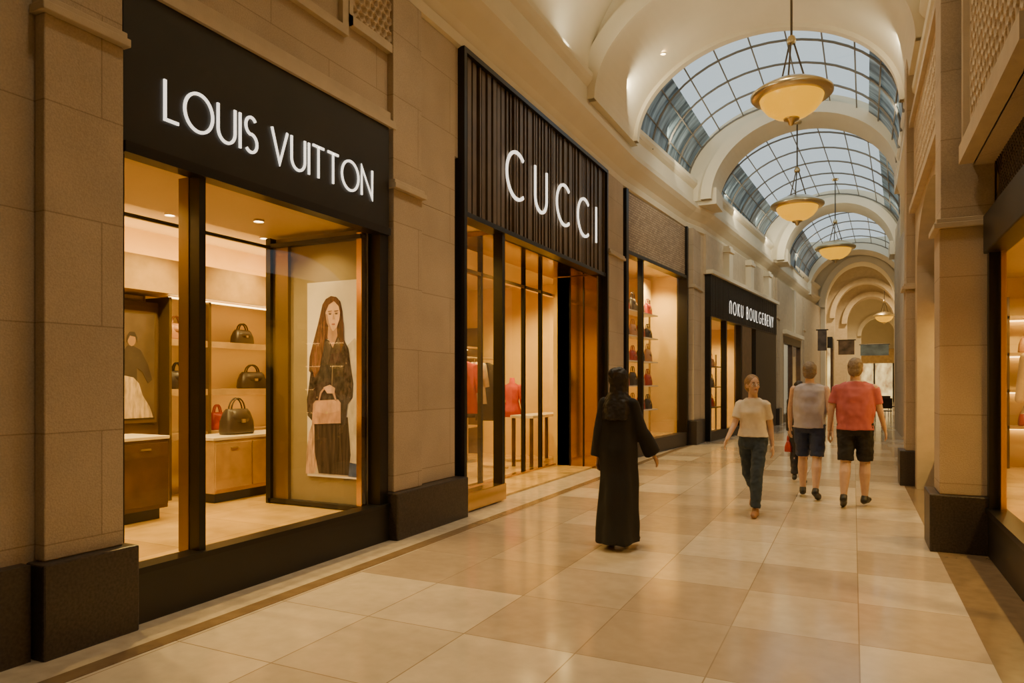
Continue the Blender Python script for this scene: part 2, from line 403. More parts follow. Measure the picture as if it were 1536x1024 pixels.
mb = MB()
mb.box(-4.6, -4.12, -3.2, 2.80, 0, 5.4)
mb.box(-4.6, -4.1, 2.8, 6.98, 4.12, 5.4)
mb.box(-4.6, -4.15, 5.6, 6.96, 0, 4.12)
mb.box(-4.6, -4.2, 6.9, 13.4, 5.3, 5.45)
mb.box(-4.6, -4.12, 12.2, 13.4, 0, 5.4)
struct('wall_left', mb, M['stone'])
struct('baseboard_left', MB().box(-4.12, -4.03, -3.2, 2.28, 0, .53), M['granite'])
mb = MB().box(-4.1, -4.02, 2.83, 5.66, 4.0, 4.07).box(-4.1, -4.06, 2.83, 5.75, 4.07, 4.16)
struct('trim_6', mb, M['stone2'])
mb = MB().box(-4.1, -4.05, 2.35, 4.9, 4.62, 4.7).box(-4.1, -4.05, 4.9, 4.98, 4.62, 5.4).box(-4.1, -4.05, 5.8, 5.86, 4.3, 5.4)
struct('trim_7', mb, M['stone2'])

def relief(name, fn, res, amp, cell, W, H, m):
    nu = int(W/res); nv = int(H/res)
    cx = int(W/cell)+3; rh = cell*.866; cy = int(H/rh)+3; rr = random.Random(11); cen = {}
    for j in range(-1, cy):
        for i in range(-1, cx):
            cen[(i, j)] = ((i+.5*(j % 2))*cell+rr.uniform(-.12, .12)*cell, j*rh+rr.uniform(-.12, .12)*cell)
    mb = MB(); vs = []; fs = []
    for j in range(nv+1):
        for i in range(nu+1):
            u = W*i/nu; v = H*j/nv; jj = int(v/rh); ii = int(u/cell); ds = []
            for b in (jj-1, jj, jj+1, jj+2):
                for a in (ii-1, ii, ii+1, ii+2):
                    if (a, b) in cen: c = cen[(a, b)]; ds.append(math.hypot(u-c[0], v-c[1]))
            ds.sort(); q = (ds[1]-ds[0])/cell
            h = min(1, max(0, (q-.14)/.26)); h = h*h*(3-2*h)
            e = min(i, j, nu-i, nv-j)
            vs.append(fn(u, v, -amp*h if e > 1 else 0))
    for j in range(nv):
        for i in range(nu):
            a = j*(nu+1)+i; fs.append((a, a+1, a+nu+2, a+nu+1))
    mb.add(vs, fs); return struct(name, mb, m, True)
relief('trim_8', lambda u, v, h: (-4.05+h, 5.03+u, 4.82+v), .012, .035, .085, .72, .58, M['carve'])
struct('trim_9', MB().box(-4.1, -4.04, 4.98, 5.03, 4.74, 5.4).box(-4.1, -4.04, 5.75, 5.8, 4.74, 5.4).box(-4.1, -4.04, 4.98, 5.8, 4.74, 4.82), M['stone2'])

def pillar(label, xf, y0, y1, zt, bh, capz, sg=1, back=.4, step=None):
    t = thing('stone_pillar', label, 'pillar', (xf-sg*back/2, (y0+y1)/2, 0), 0, None)
    def bx(mb, pf, ya, yb, za, zb):
        xs = sorted((xf+sg*pf, xf-sg*back)); mb.box(xs[0], xs[1], ya, yb, za, zb)
    b = MB(); bx(b, .08, y0-.05, y1+.05, 0, bh); b.build('base', M['granite'], t, bevel=.012)
    s = MB(); ys = step or y1
    bx(s, 0, y0, ys, bh, capz)
    if step: bx(s, -.07, ys, y1, bh, capz)
    s.build('shaft', M['stone'], t, bevel=.008)
    c = MB(); bx(c, .045, y0-.03, ys+.02, capz, capz+.05); bx(c, .025, y0-.015, ys+.01, capz+.05, capz+.09); c.build('capital', M['stone2'], t, bevel=.006)
    u = MB(); bx(u, -.01, y0+.005, ys, capz+.09, zt)
    if step: bx(u, -.07, ys, y1, capz, zt)
    u.build('upper_shaft', M['stone'], t, bevel=.006)
    return t
pillar('beige stone pillar nearest the viewer, left of the first black shopfront', -4.03, 2.35, 2.82, 5.38, .53, 3.58, 1, .09)
pillar('wide beige stone pillar between the first black shopfront and the ribbed shopfront', -4.02, 5.62, 6.9, 5.38, .46, 3.42, 1, .13, 6.12)
pillar('stone pillar between the ribbed shopfront and the brown mosaic shopfront', -4.02, 12.3, 13.2, 5.38, .5, 3.9, 1, .1)
pillar('stone pillar between the brown mosaic shopfront and the small black sign', -3.55, 17.55, 18.55, 5.38, .6, 3.9, 1, .6)
pillar('stone pillar just beyond the small black sign, by the lit doorway', -2.5, 27.3, 28.2, 5.38, .6, 3.9, 1, .5)
pillar('farthest stone pillar on the shopping side, beside the far arch', -2.0, 34, 35, 5.38, .6, 3.9, 1, .5)

# ------------------------------------------------------------------ shopfront one (black)
S1 = thing('storefront', 'black framed shopfront with tall display windows and lit white lettering LOUIS VUITTON', 'shopfront', (-4.1, 2.83, 0))
def L(mb, name, m, par, **k): return mb.build(name, m, par, local=True, **k)
def pane(mb, x, y0, y1, z0, z1): return mb.add([(x, y0, z0), (x, y1, z0), (x, y1, z1), (x, y0, z1)], [(0, 1, 2, 3)])
W1 = 2.75
L(MB().box(-.05, .05, 0, W1, 3.0, 4.0), 'sign_panel', M['blackp'], S1, bevel=.004)
L(MB().box(-.05, .075, 0, W1, 2.95, 3.02), 'header_rail', M['black'], S1)
L(MB().box(-.06, .06, 0, W1, 0, .34), 'plinth', M['blackp'], S1, bevel=.006)
L(MB().box(-.08, .075, 0, W1, .32, .36), 'sill', M['black'], S1)
L(MB().box(-.1, .04, W1-.13, W1, .36, 2.96), 'jamb', M['black'], S1)
L(MB().box(-.06, .02, -.02, .03, .36, 2.96), 'jamb', M['black'], S1)
L(MB().box(-.07, .03, .575, .63, .36, 2.96), 'mullion', M['black'], S1)
L(MB().box(-.17, -.07, .57, .60, .34, 2.96), 'bronze_fin', M['fin'], S1)
L(pane(MB(), -.03, .03, .575, .36, 2.96), 'window_pane', M['glass'], S1)
L(pane(MB(), -.03, .63, W1-.13, .36, 2.96), 'window_pane', M['glass'], S1)
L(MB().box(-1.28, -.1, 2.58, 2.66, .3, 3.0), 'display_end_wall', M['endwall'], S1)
L(MB().box(-1.30, -1.24, 2.50, 2.60, .3, 3.0), 'display_post', M['black'], S1)
L(MB().box(-1.24, -1.04, 2.54, 2.60, .34, 2.9), 'bronze_post', M['fin'], S1)
L(MB().box(-.16, -.1, 2.52, 2.60, .34, 2.96), 'bronze_post', M['bronze'], S1)
L(MB().box(-1.27, -1.24, -2.2, 2.5, 2.89, 2.92), 'display_rail', M['black'], S1)
L(MB().box(-1.27, -.1, 2.50, 2.58, .31, .35), 'display_kerb', M['black'], S1)
L(MB().box(-1.27, -.1, 2.50, 2.58, 2.9, 2.94), 'display_kerb', M['black'], S1)
lettering('LOUIS VUITTON', S1, .055, .285, 2.475, 3.245, .26, .020, .010, M['letter'], .88)

mb = MB().box(-6.95, -6.8, .3, 6.95, .3, 3.3); struct('wall_shop_back', mb, M['warmwall'])
mb = MB().box(-6.95, -4.62, .2, .35, .2, 3.3).box(-6.95, -4.6, 6.84, 6.95, .2, 3.3); struct('wall_shop_sides', mb, M['warmwall'])
struct('floor_shop_one', MB().box(-6.95, -4.17, .3, 6.84, .02, .3), M['shoptile'])
mb = MB().box(-6.95, -5.45, .3, 6.84, 3.15, 3.3).box(-5.45, -4.15, .3, 6.84, 3.02, 3.3); struct('ceiling_shop_one', mb, M['ceil'])
mb = MB().box(-6.8, -6.35, .35, 6.84, 2.45, 2.8); struct('trim_10', mb, M['wood'])
tag(MB().box(-6.75, -6.45, .4, 6.8, 2.805, 2.82).build('cove_light', M['strip']), 'glowing cove light strip above the beam in the first shop', 'light strip')

# poster
PX = lambda px: -4.9+(px-462)/80*.66
PZ = lambda py: .62+(713-py)/291*1.9
po = thing('poster', 'tall lit poster of a long haired model in dark coat holding a tan handbag', 'poster', (-4.57, 5.385, .62))
MB().box(-4.9, -4.24, 5.385, 5.40, .60, 2.52).build('poster_sheet', M['poster'], po)
def flat(name, pts, col, lay, rough=.6, em=0, var=.25, st=(16, 1, 7)):
    m = mat('print_'+name, col, rough, em=col, es=.12, var=var, vs=1, st=st)
    y = 5.384-.001*lay; k = len(pts)
    mb = MB(); vs_ = [(PX(a), y, PZ(b)) for a, b in pts]+[(PX(a), y+.0008, PZ(b)) for a, b in pts]
    mb.add(vs_, [tuple(range(k)), tuple(range(2*k-1, k-1, -1))]+[(i, (i+1) % k, k+(i+1) % k, k+i) for i in range(k)])
    return mb.build(name, m, po)
def oval(cx, cy, rx, ry, n=20): return [(cx+rx*math.cos(2*PI*i/n), cy+ry*math.sin(2*PI*i/n)) for i in range(n)]
HS = (110, 1, 9)
flat('printed_shadow', [(522, 520), (534, 508), (541, 520), (541, 713), (524, 713)], (.45, .40, .30), 1)
flat('printed_shadow', [(462, 713), (541, 713), (541, 694), (500, 688), (462, 697)], (.40, .34, .24), 1)
flat('printed_drape', [(465, 650), (470, 636), (480, 640), (480, 690), (474, 711), (460, 713), (461, 680)], (.42, .27, .17), 2, var=.5, st=HS)
flat('printed_skirt', [(473, 625), (524, 625), (528, 680), (525, 711), (480, 711), (474, 680)], (.030, .020, .015), 3, var=.8, st=(60, 1, 3))
flat('printed_hair', [(486, 456), (491, 448), (499, 444), (507, 446), (513, 453), (516, 468), (517, 484), (517, 502), (508, 510), (492, 508), (487, 530), (482, 552), (475, 566), (465, 556), (466, 535), (472, 512), (479, 486)], (.07, .027, .014), 4, var=.8, st=HS)
flat('printed_coat', [(474, 530), (484, 514), (492, 508), (500, 513), (510, 506), (519, 511), (525, 524), (528, 548), (532, 575), (531, 596), (524, 606), (521, 636), (474, 636), (463, 624), (462, 600), (466, 572), (469, 548)], (.026, .020, .018), 5, var=1.0, st=(26, 1, 14))
flat('printed_sleeve', [(519, 514), (526, 530), (531, 575), (530, 596), (514, 600), (505, 590), (520, 582), (517, 550)], (.040, .031, .027), 6, .3, var=1.0, st=(34, 1, 20))
flat('printed_sleeve', [(474, 532), (470, 550), (464, 590), (465, 618), (474, 622), (476, 590), (481, 560)], (.038, .03, .026), 6, .3, var=1.0, st=(34, 1, 20))
flat('printed_lapel', [(495, 510), (500, 522), (494, 548), (487, 528), (488, 514)], (.050, .038, .033), 6, var=.7)
flat('printed_lapel', [(510, 507), (515, 520), (505, 550), (502, 525)], (.050, .038, .033), 6, var=.7)
for zz in ((515, 550), (522, 545), (478, 596)): flat('printed_stud', oval(zz[0], zz[1], 1.0, 1.3, 8), (.22, .17, .11), 7)
flat('printed_zip', [(501, 548), (502.2, 548), (501.2, 580), (500, 580)], (.14, .11, .07), 7)
flat('printed_hair_lock', [(481, 488), (490, 480), (491, 500), (487, 528), (481, 556), (474, 566), (469, 552), (474, 515)], (.10, .04, .02), 7, var=.9, st=HS)
flat('printed_hair_lock', [(514, 470), (518, 486), (519, 515), (513, 530), (512, 500)], (.06, .022, .012), 7, var=.8, st=HS)
flat('printed_neck', [(495, 490), (508, 490), (509, 504), (502, 522), (494, 506)], (.36, .21, .13), 7)
flat('printed_face', [(491, 470), (492, 459), (497, 452), (505, 451), (511, 456), (513, 468), (512, 480), (508, 491), (503, 497), (498, 494), (493, 484)], (.56, .36, .24), 8, var=.12)
flat('printed_cheek_shadow', [(491, 470), (494, 472), (496, 484), (501, 496), (498, 494), (493, 484)], (.36, .21, .13), 9)
for ex in (498, 507.5): flat('printed_eye_shadow', oval(ex, 470, 3.0, 2.4, 10), (.36, .22, .14), 9)
for ex in (498, 507.5): flat('printed_eye', oval(ex, 471, 1.8, 1.1, 8), (.05, .03, .02), 10)
for ex in (498, 507.5): flat('printed_eyebrow', [(ex-3, 466.5), (ex+3, 466), (ex+3, 467), (ex-3, 467.8)], (.12, .06, .03), 10)
flat('printed_mouth', oval(503, 486.5, 2.8, 1.2, 10), (.30, .10, .08), 10)
flat('printed_nose', [(503, 470), (505, 479), (501.5, 479.5)], (.44, .27, .17), 10)
flat('printed_fringe', [(489, 474), (490, 458), (497, 447), (508, 447), (514, 458), (514, 474), (511, 460), (504, 452), (496, 457), (492, 466)], (.075, .028, .015), 10, var=.8, st=HS)
flat('printed_handbag', [(470, 637), (472, 606), (476, 601), (510, 599), (514, 604), (514, 634)], (.40, .23, .145), 8, var=.3)
flat('printed_bag_flap', [(472, 606), (476, 601), (510, 599), (514, 604), (512, 616), (492, 621), (473, 617)], (.46, .28, .18), 9, var=.25)
flat('printed_bag_clasp', oval(493, 619, 2.0, 2.0, 10), (.45, .33, .14), 10)
flat('printed_bag_handle', [(480, 602), (483, 588), (490, 580), (499, 580), (505, 588), (508, 601), (506, 601), (502, 590), (498, 583), (490, 583), (485, 590), (482, 602)], (.38, .22, .13), 9)
flat('printed_hand', [(488, 581), (498, 577), (506, 582), (505, 590), (494, 590)], (.46, .29, .19), 11)

sh = thing('shelf_unit', 'lit shelving alcove holding dark handbags in the first shop', 'shelving', (-6.6, 6.2, .3))
MB().box(-6.8, -6.77, 4.98, 6.83, .3, 2.45).build('back_panel', M['shelfback'], sh)
for y in (5.0, 5.5, 6.8): MB().box(-6.78, -6.4, y-.015, y+.015, .3, 2.42).build('upright', M['fin'], sh)
for z in (.95, 1.42, 1.95):
    s_ = MB().box(-6.77, -6.42, 5.03, 6.79, z, z+.04).box(-6.435, -6.42, 5.03, 6.79, z-.03, z).build('shelf_board', M['wood'], sh)
    MB().box(-6.50, -6.46, 5.05, 6.77, z-.014, z-.001).build('shelf_light', M['strip'], s_)
MB().box(-6.50, -6.46, 5.05, 6.77, 2.42, 2.435).build('shelf_light', M['strip'], sh)

def handbag(label, loc, rz, w, h, d, m, group):
    t = thing('handbag', label, 'handbag', loc, rz, group)
    mb = MB()
    rings = [(0, 0, 0, w*.48, d*.5), (0, 0, h*.1, w*.5, d*.55), (0, 0, h*.5, w*.48, d*.5), (0, 0, h*.85, w*.42, d*.32), (0, 0, h, w*.36, d*.16)]
    vs = []; N = 24
    for cx, cy, z, rx, ry in rings:
        for i in range(N):
            a = 2*PI*i/N; c = math.cos(a); s_ = math.sin(a)
            vs.append((rx*math.copysign(abs(c)**.45, c), ry*math.copysign(abs(s_)**.45, s_), z))
    fs = [(k*N+i, k*N+(i+1) % N, (k+1)*N+(i+1) % N, (k+1)*N+i) for k in range(4) for i in range(N)]+[tuple(range(N))[::-1], tuple(4*N+i for i in range(N))]
    mb.add(vs, fs); L(mb, 'bag_body', m, t, smooth=True)
    fl = MB(); fl.loft([(0, -d*.12, h*.48, w*.40, d*.44), (0, -d*.1, h*.7, w*.43, d*.42), (0, -d*.02, h*.97, w*.37, d*.24)], 20); L(fl, 'flap', m, t, smooth=True)
    for sy in (-1, 1):
        pts = [(w*.24*math.cos(PI*i/10), sy*d*.12, h*.92+h*.5*math.sin(PI*i/10)) for i in range(11)]
        L(MB().tube(pts, .009, 6), 'handle', m, t, smooth=True)
    L(MB().box(-w*.06, w*.06, -d*.62, -d*.52, h*.45, h*.6), 'clasp', M['brass'], t, bevel=.003)
    return t
g = 'handbags on display in the first shop'
handbag('dark handbag alone on the top shelf of the lit alcove', (-6.58, 6.12, 1.99), R(90), .28, .17, .14, M['leather'], g)
handbag('dark handbag on the middle shelf of the lit alcove', (-6.58, 6.27, 1.46), R(80), .36, .2, .16, M['leather'], g)
handbag('large dark handbag standing on the low wooden display cabinet', (-6.05, 5.55, .975), R(85), .36, .27, .2, M['leather'], g)
handbag('small red handbag on the lowest alcove shelf beside the large dark one', (-6.58, 5.75, .99), R(90), .2, .2, .12, M['redl'], g)
handbag('small tan handbag at the left end of the top alcove shelf', (-6.58, 5.2, 1.99), R(90), .22, .18, .12, M['tanl'], g)
handbag('small dark handbag at the left end of the middle alcove shelf', (-6.58, 5.22, 1.46), R(90), .22, .2, .12, M['leather'], g)

def counter(label, x0, x1, y0, y1, z0, z1, m, top):
    t = thing('display_cabinet', label, 'cabinet', ((x0+x1)/2, (y0+y1)/2, z0))
    MB().box(x0+.05, x1-.05, y0+.05, y1-.05, z0, z0+.1).build('plinth', M['black'], t)
    MB().box(x0, x1, y0, y1, z0+.1, z1-.03).build('body', m, t, bevel=.006)
    MB().box(x0-.01, x1+.01, y0-.01, y1+.01, z1-.03, z1).build('top', top, t, bevel=.004)
    k = 3
    for i in range(k):
        ya = y0+(y1-y0)*i/k+.01; yb = y0+(y1-y0)*(i+1)/k-.01
        d = MB().box(x1, x1+.015, ya, yb, z0+.14, z1-.06).build('door', m, t, bevel=.003)
        MB().box(x1+.015, x1+.03, (ya+yb)/2-.05, (ya+yb)/2+.05, z1-.12, z1-.105).build('handle', M['brass'], d)
    return t
counter('low tan wooden display cabinet under the lit alcove', -6.3, -5.8, 5.03, 6.5, .3, .97, M['wood'], M['white'])
counter('dark wooden sales counter with a pale top in the left window', -6.1, -5.6, 2.9, 4.35, .3, 1.05, M['darkwood'], M['white'])
tag(MB().box(-6.8, -6.55, 3.4, 4.97, .95, 2.36).build('dark_wall_panel', M['darkwood'], None), 'dark wall panel behind the sales counter in the left window', 'wall panel')
fp = thing('framed_picture', 'framed picture of a figure in a pale gown on the dark panel', 'picture', (-6.55, 4.6, 1.2))
MB().box(-6.55, -6.52, 4.25, 4.93, 1.12, 2.26).build('picture_frame', M['fin'], fp)
MB().box(-6.52, -6.515, 4.28, 4.90, 1.15, 2.23).build('painting', M['canvas'], fp)
def flatx(name, pts, m, par, x):
    k = len(pts); mb = MB()
    mb.add([(x, a, b) for a, b in pts]+[(x-.002, a, b) for a, b in pts], [tuple(range(k)), tuple(range(2*k-1, k-1, -1))]+[(i, (i+1) % k, k+(i+1) % k, k+i) for i in range(k)])
    mb.build(name, m, par)
flatx('painted_figure', [(4.50, 1.5), (4.50, 1.70), (4.55, 1.84), (4.60, 1.9), (4.66, 1.90), (4.74, 1.86), (4.82, 1.72), (4.87, 1.56), (4.82, 1.52), (4.76, 1.64), (4.70, 1.68), (4.70, 1.5)], M['darkc'], fp, -6.511)
flatx('painted_head', [(4.64+.045*math.cos(t*2*PI/12), 1.96+.065*math.sin(t*2*PI/12)) for t in range(12)], mat('paint_skin', (.30, .18, .10), .6), fp, -6.509)
flatx('painted_hair', [(4.585, 1.93), (4.59, 2.0), (4.62, 2.04), (4.67, 2.04), (4.70, 1.99), (4.70, 1.93), (4.68, 1.99), (4.62, 2.0)], M['darkc'], fp, -6.507)
flatx('painted_gown', [(4.42, 1.17), (4.48, 1.28), (4.52, 1.40), (4.50, 1.55), (4.56, 1.60), (4.66, 1.58), (4.72, 1.52), (4.76, 1.40), (4.84, 1.28), (4.88, 1.17)], M['gownp'], fp, -6.508)

def downlight(label, x, y, z):
    t = thing('downlight', label, 'light', (x, y, z-.02))
    MB().lathe([(.045, .0), (.05, .0), (.05, .02), (.045, .02), (.045, 0)], (x, y, z-.02), 20).build('trim_ring', M['brass'], t)
    MB().lathe([(.001, .008), (.044, .008), (.044, .015), (.001, .015)], (x, y, z-.02), 16).build('lens', M['lamp'], t)
    return t
for i, (x, y, w) in enumerate([(-4.9, 4.0, 'nearest the viewer'), (-4.9, 4.75, 'nearest the poster'), (-5.9, 4.6, 'over the sales counter'), (-5.9, 5.8, 'over the tan cabinet')]):
    downlight('small recessed downlight in the first shop ceiling, '+w, x, y, 3.02 if x > -5.4 else 3.15)

# ------------------------------------------------------------------ shopfront two (ribbed bronze)
S2 = thing('storefront', 'shopfront with tall dark ribbed header and lit white lettering CUCCI', 'shopfront', (-4.1, 6.98, 0))
W2 = 5.25
mb = MB().box(-.12, 0, .06, W2-.06, 3.5, 5.36)
y = .07; rr = random.Random(3)
while y < W2-.12:
    w = rr.choice((.035, .05, .09)); mb.box(0, rr.choice((.03, .045)), y, y+w, 3.52, 5.34); y += w+rr.choice((.03, .045, .06))
L(mb, 'ribbed_panel', M['rib'], S2)
L(MB().box(-.15, .09, 0, .06, 0, 5.4), 'frame_post', M['black'], S2)
L(MB().box(-.15, .09, W2-.06, W2, 0, 5.4), 'frame_post', M['black'], S2)
L(MB().box(-.15, .09, .06, W2-.06, 5.34, 5.4), 'frame_top', M['black'], S2)
L(MB().box(-.15, .06, .06, W2-.06, 3.46, 3.52), 'frame_rail', M['black'], S2)
L(MB().box(-.15, .05, .06, 1.16, .02, .23), 'bronze_plinth', M['bronze'], S2, bevel=.006)
L(pane(MB(), -.04, .06, 1.08, .23, 3.46), 'window_pane', M['glass'], S2)
L(MB().box(-.1, .03, 1.08, 1.16, .23, 3.46), 'mullion', M['black'], S2)
L(MB().box(-.06, 0, .09, .13, .23, 3.46), 'bronze_trim', M['bronze'], S2)
L(MB().add([(-.85, 1.12, .23), (-.1, 1.12, .23), (-.1, 1.12, 3.46), (-.85, 1.12, 3.46)], [(0, 1, 2, 3)]), 'window_pane', M['glass'], S2)
L(pane(MB(), -.85, 1.12, 3.6, .05, 3.4), 'window_pane', M['glass'], S2)
L(MB().box(-.9, -.8, 1.1, 4.9, 0, .06), 'bronze_kerb', M['bronze'], S2)
for yy in (2.1, 3.6, 4.3): L(MB().box(-.88, -.82, yy-.03, yy+.03, .05, 3.46), 'mullion', M['black'], S2)
L(MB().box(-.9, -.82, 1.1, 4.9, 3.1, 3.15), 'transom', M['bronze'], S2)
L(pane(MB(), -.85, 3.64, 4.27, .05, 3.4), 'glass_door', M['glass'], S2)
L(pane(MB(), -.85, 4.33, 4.9, .05, 3.4), 'window_pane', M['glass'], S2)
L(MB().box(-.78, 0, 4.9, 5.19, 0, 3.46), 'bronze_side_panel', M['bronzed'], S2, bevel=.01)
for xx in (-.52, -.26): L(MB().box(xx-.012, xx+.012, 4.885, 4.9, .02, 3.44), 'panel_joint', M['black'], S2)
L(MB().box(-.9, -.12, 1.1, 5.0, 3.46, 3.52), 'recess_ceiling', M['bronzed'], S2)
lettering('CUCCI', S2, .05, 1.15, 4.66, 3.98, .62, .042, .02, M['letter'])

struct('wall_shop_two', MB().box(-7.6, -7.5, 6.95, 13.3, 0, 3.6).box(-7.5, -4.65, 13.2, 13.3, 0, 3.6).box(-7.5, -4.62, 6.95, 7.02, 0, 3.6).box(-4.95, -4.62, 11.88, 12.2, 0, 3.6), M['warmwall'])
struct('floor_shop_two', MB().box(-7.5, -4.2, 7.02, 13.2, .0, .03), M['shoptile'])
struct('ceiling_shop_two', MB().box(-7.5, -4.22, 6.95, 13.3, 3.53, 3.65), M['ceil'])

def garment(label, x, y, z, h, w, m, rz=0, group='clothes hanging in the ribbed shopfront'):
    t = thing('hanging_garment', label, 'clothing', (x, y, z-h), rz, group)
    mb = MB(); mb.loft([(0, 0, 0, w*.5, .07), (0, 0, h*.5, w*.42, .06), (0, 0, h*.82, w*.46, .055), (0, 0, h*.95, w*.34, .045), (0, 0, h, w*.1, .03)], 24, .1, 7)
    L(mb, 'garment', m, t, smooth=True)
    for s_ in (-1, 1): L(MB().frustum((s_*w*.40, 0, h*.9), (s_*w*.55, 0, h*.4), .05, .04, 10, True, 1, True), 'sleeve', m, t, smooth=True)
    L(MB().tube([(0, 0, h), (0, 0, h+.05), (.02, 0, h+.07), (.03, 0, h+.05)], .004, 6), 'hanger_hook', M['brass'], t)
    return t
rk = thing('clothes_rail', 'brass clothes rail behind the ribbed shopfront glass', 'clothes rail', (-5.7, 10, .03))
MB().tube([(-5.7, 8.9, 1.95), (-5.7, 11.0, 1.95)], .015).build('rail', M['brass'], rk)
for y in (8.9, 11.0):
    MB().tube([(-5.7, y, .05), (-5.7, y, 1.95)], .015).build('post', M['brass'], rk)
    MB().box(-5.95, -5.45, y-.03, y+.03, .03, .06).build('foot', M['brass'], rk)
gl = [('cream dress hanging nearest the viewer on the brass rail', 9.15, M['creamc'], 1.0), ('dark jacket second on the brass rail', 9.5, M['darkc'], .75),
      ('red coat hanging on the brass rail', 9.95, M['red'], .85), ('cream blouse hanging beside the red coat', 10.25, M['creamc'], .7),
      ('dark dress hanging last on the brass rail', 10.7, M['darkc'], 1.0)]
for lb, y, m, h in gl: garment(lb, -5.7, y, 1.88, h, .4, m, R(15))
def mannequin(label, x, y, m, rz, z=.03):
    t = thing('dress_form', label, 'mannequin', (x, y, z), rz)
    L(MB().loft([(0, 0, .85, .22, .17), (0, 0, 1.0, .17, .13), (0, 0, 1.15, .13, .1), (0, 0, 1.35, .18, .12), (0, 0, 1.45, .16, .09), (0, 0, 1.5, .06, .05), (0, 0, 1.6, .045, .045)], 24, .03), 'dressed_torso', m, t, smooth=True)
    for s_ in (-1, 1): L(MB().cap((s_*.17, 0, 1.42), (s_*.23, .02, 1.0), .055, .04, 12), 'sleeve', m, t, smooth=True)
    L(MB().frustum((0, 0, .03), (0, 0, .86), .015, .015), 'pole', M['brass'], t); L(MB().frustum((0, 0, 0), (0, 0, .03), .18, .17, 24), 'base', M['brass'], t)
mannequin('dress form wearing a red jacket behind the ribbed shopfront', -5.9, 12.1, M['red'], 0)
mannequin('dress form wearing a dark jacket deep inside the ribbed shopfront', -6.6, 11.6, M['darkc'], 0)
def table(label, x0, x1, y0, y1, z, m):
    t = thing('display_table', label, 'table', ((x0+x1)/2, (y0+y1)/2, .03))
    MB().box(x0, x1, y0, y1, z-.05, z).build('tabletop', M['white'], t, bevel=.005)
    for x in (x0+.05, x1-.05):
        for y in (y0+.05, y1-.05): MB().box(x-.025, x+.025, y-.025, y+.025, .03, z-.05).build('leg', m, t)
table('pale topped display table in the ribbed shop window', -6.9, -6.1, 8.4, 9.8, .95, M['bronze'])
table('pale topped display table near the ribbed shop door', -5.55, -5.1, 11.3, 12.9, .95, M['darkwood'])
shb = thing('shelf_unit', 'tall lit wall shelving at the back of the ribbed shopfront', 'shelving', (-7.3, 10.6, .03))
MB().box(-7.5, -7.47, 8.2, 13.1, .03, 2.7).build('back_panel', M['shelfback'], shb)
for z in (.6, 1.15, 1.7, 2.25):
    s_ = MB().box(-7.47, -7.15, 8.2, 13.1, z, z+.04).build('shelf_board', M['wood'], shb)
    MB().box(-7.45, -7.42, 8.25, 13.05, z-.02, z-.003).build('shelf_light', M['strip'], s_)
for y in (8.2, 9.4, 10.6, 11.85, 13.1): MB().box(-7.47, -7.13, y-.02, y+.02, .03, 2.7).build('upright', M['darkwood'], shb)
k = 0
for z in (.64, 1.19, 1.74):
    for y in (11.2, 12.3):
        k += 1
        handbag('%s handbag on ribbed shopfront back shelving, %s bay, %s shelf' % (('dark', 'tan', 'red')[k % 3], 'nearer' if y < 12 else 'farther', {.64: 'lowest', 1.19: 'middle', 1.74: 'upper'}[z]), (-7.3, y, z), R(90), .34, .24, .16, (M['leather'], M['tanl'], M['redl'])[k % 3], 'bags on the back shelving')

# ------------------------------------------------------------------ shopfront three (brown mosaic)
ph3 = math.atan(.36/4.0)
fr = Matrix.Translation((-4.08, 13.4, 0)) @ Matrix.Rotation(-ph3, 4, 'Z')
S3 = thing('storefront', 'shopfront with brown mosaic header and bright tall window, between two stone pillars', 'shopfront', (-4.08, 13.4, 0), -ph3)
W3 = 4.05
L(MB().box(-.15, .0, .1, W3-.1, 4.15, 5.36), 'mosaic_header', M['brown'], S3)
L(MB().box(-.2, .06, 0, .12, 0, 5.38), 'frame_post', M['black'], S3); L(MB().box(-.2, .06, W3-.1, W3, 0, 5.38), 'frame_post', M['black'], S3)
L(MB().box(-.15, .05, .1, W3-.1, 4.1, 4.17), 'frame_rail', M['black'], S3); L(MB().box(-.15, .05, .1, W3-.1, 0, .32), 'plinth', M['granite'], S3)
L(pane(MB(), -.05, .12, W3-.1, .32, 4.1), 'window_pane', M['glass'], S3); L(MB().box(-.09, .02, .98, 1.06, .32, 4.1), 'mullion', M['black'], S3)
tag(MB().box(-.9, -.85, 3.15, W3-.15, .3, 4.1).xf(fr).build('backdrop_board', mat('backdrop', (.82, .62, .24), .5)), 'plain pale backdrop board in the mosaic shopfront window', 'backdrop')
struct('floor_shop_three', MB().box(-2.0, -.2, .0, W3, .02, .3).xf(fr), M['shoptile'])
struct('wall_shop_three', MB().box(-2.1, -2.0, -.05, W3+.5, 0, 4.3).box(-2.0, -.2, W3-.06, W3, .3, 4.2).xf(fr), M['warmwall'])
struct('ceiling_shop_three', MB().box(-2.0, -.2, 0, W3, 4.2, 4.3).xf(fr), M['ceil'])
su = thing('display_shelves', 'glass display shelves with small goods in the mosaic shopfront window', 'shelving', fr @ Vector((-.55, 2.05, .3)), -ph3)
ks = (.9, 1.45, 2.0, 2.55, 3.1)
for z in ks: L(MB().box(-.2, .2, -.95, .95, z-.3, z-.275), 'shelf_board', M['white'], su)
for y in (-.95, .95): L(MB().box(-.03, .01, y-.015, y+.015, 0, 3.2), 'upright', M['brass'], su)
cols = [('dark', M['leather']), ('tan', M['tanl']), ('red', M['redl'])]
lvl = ['lowest', 'second lowest', 'middle', 'second highest', 'highest']
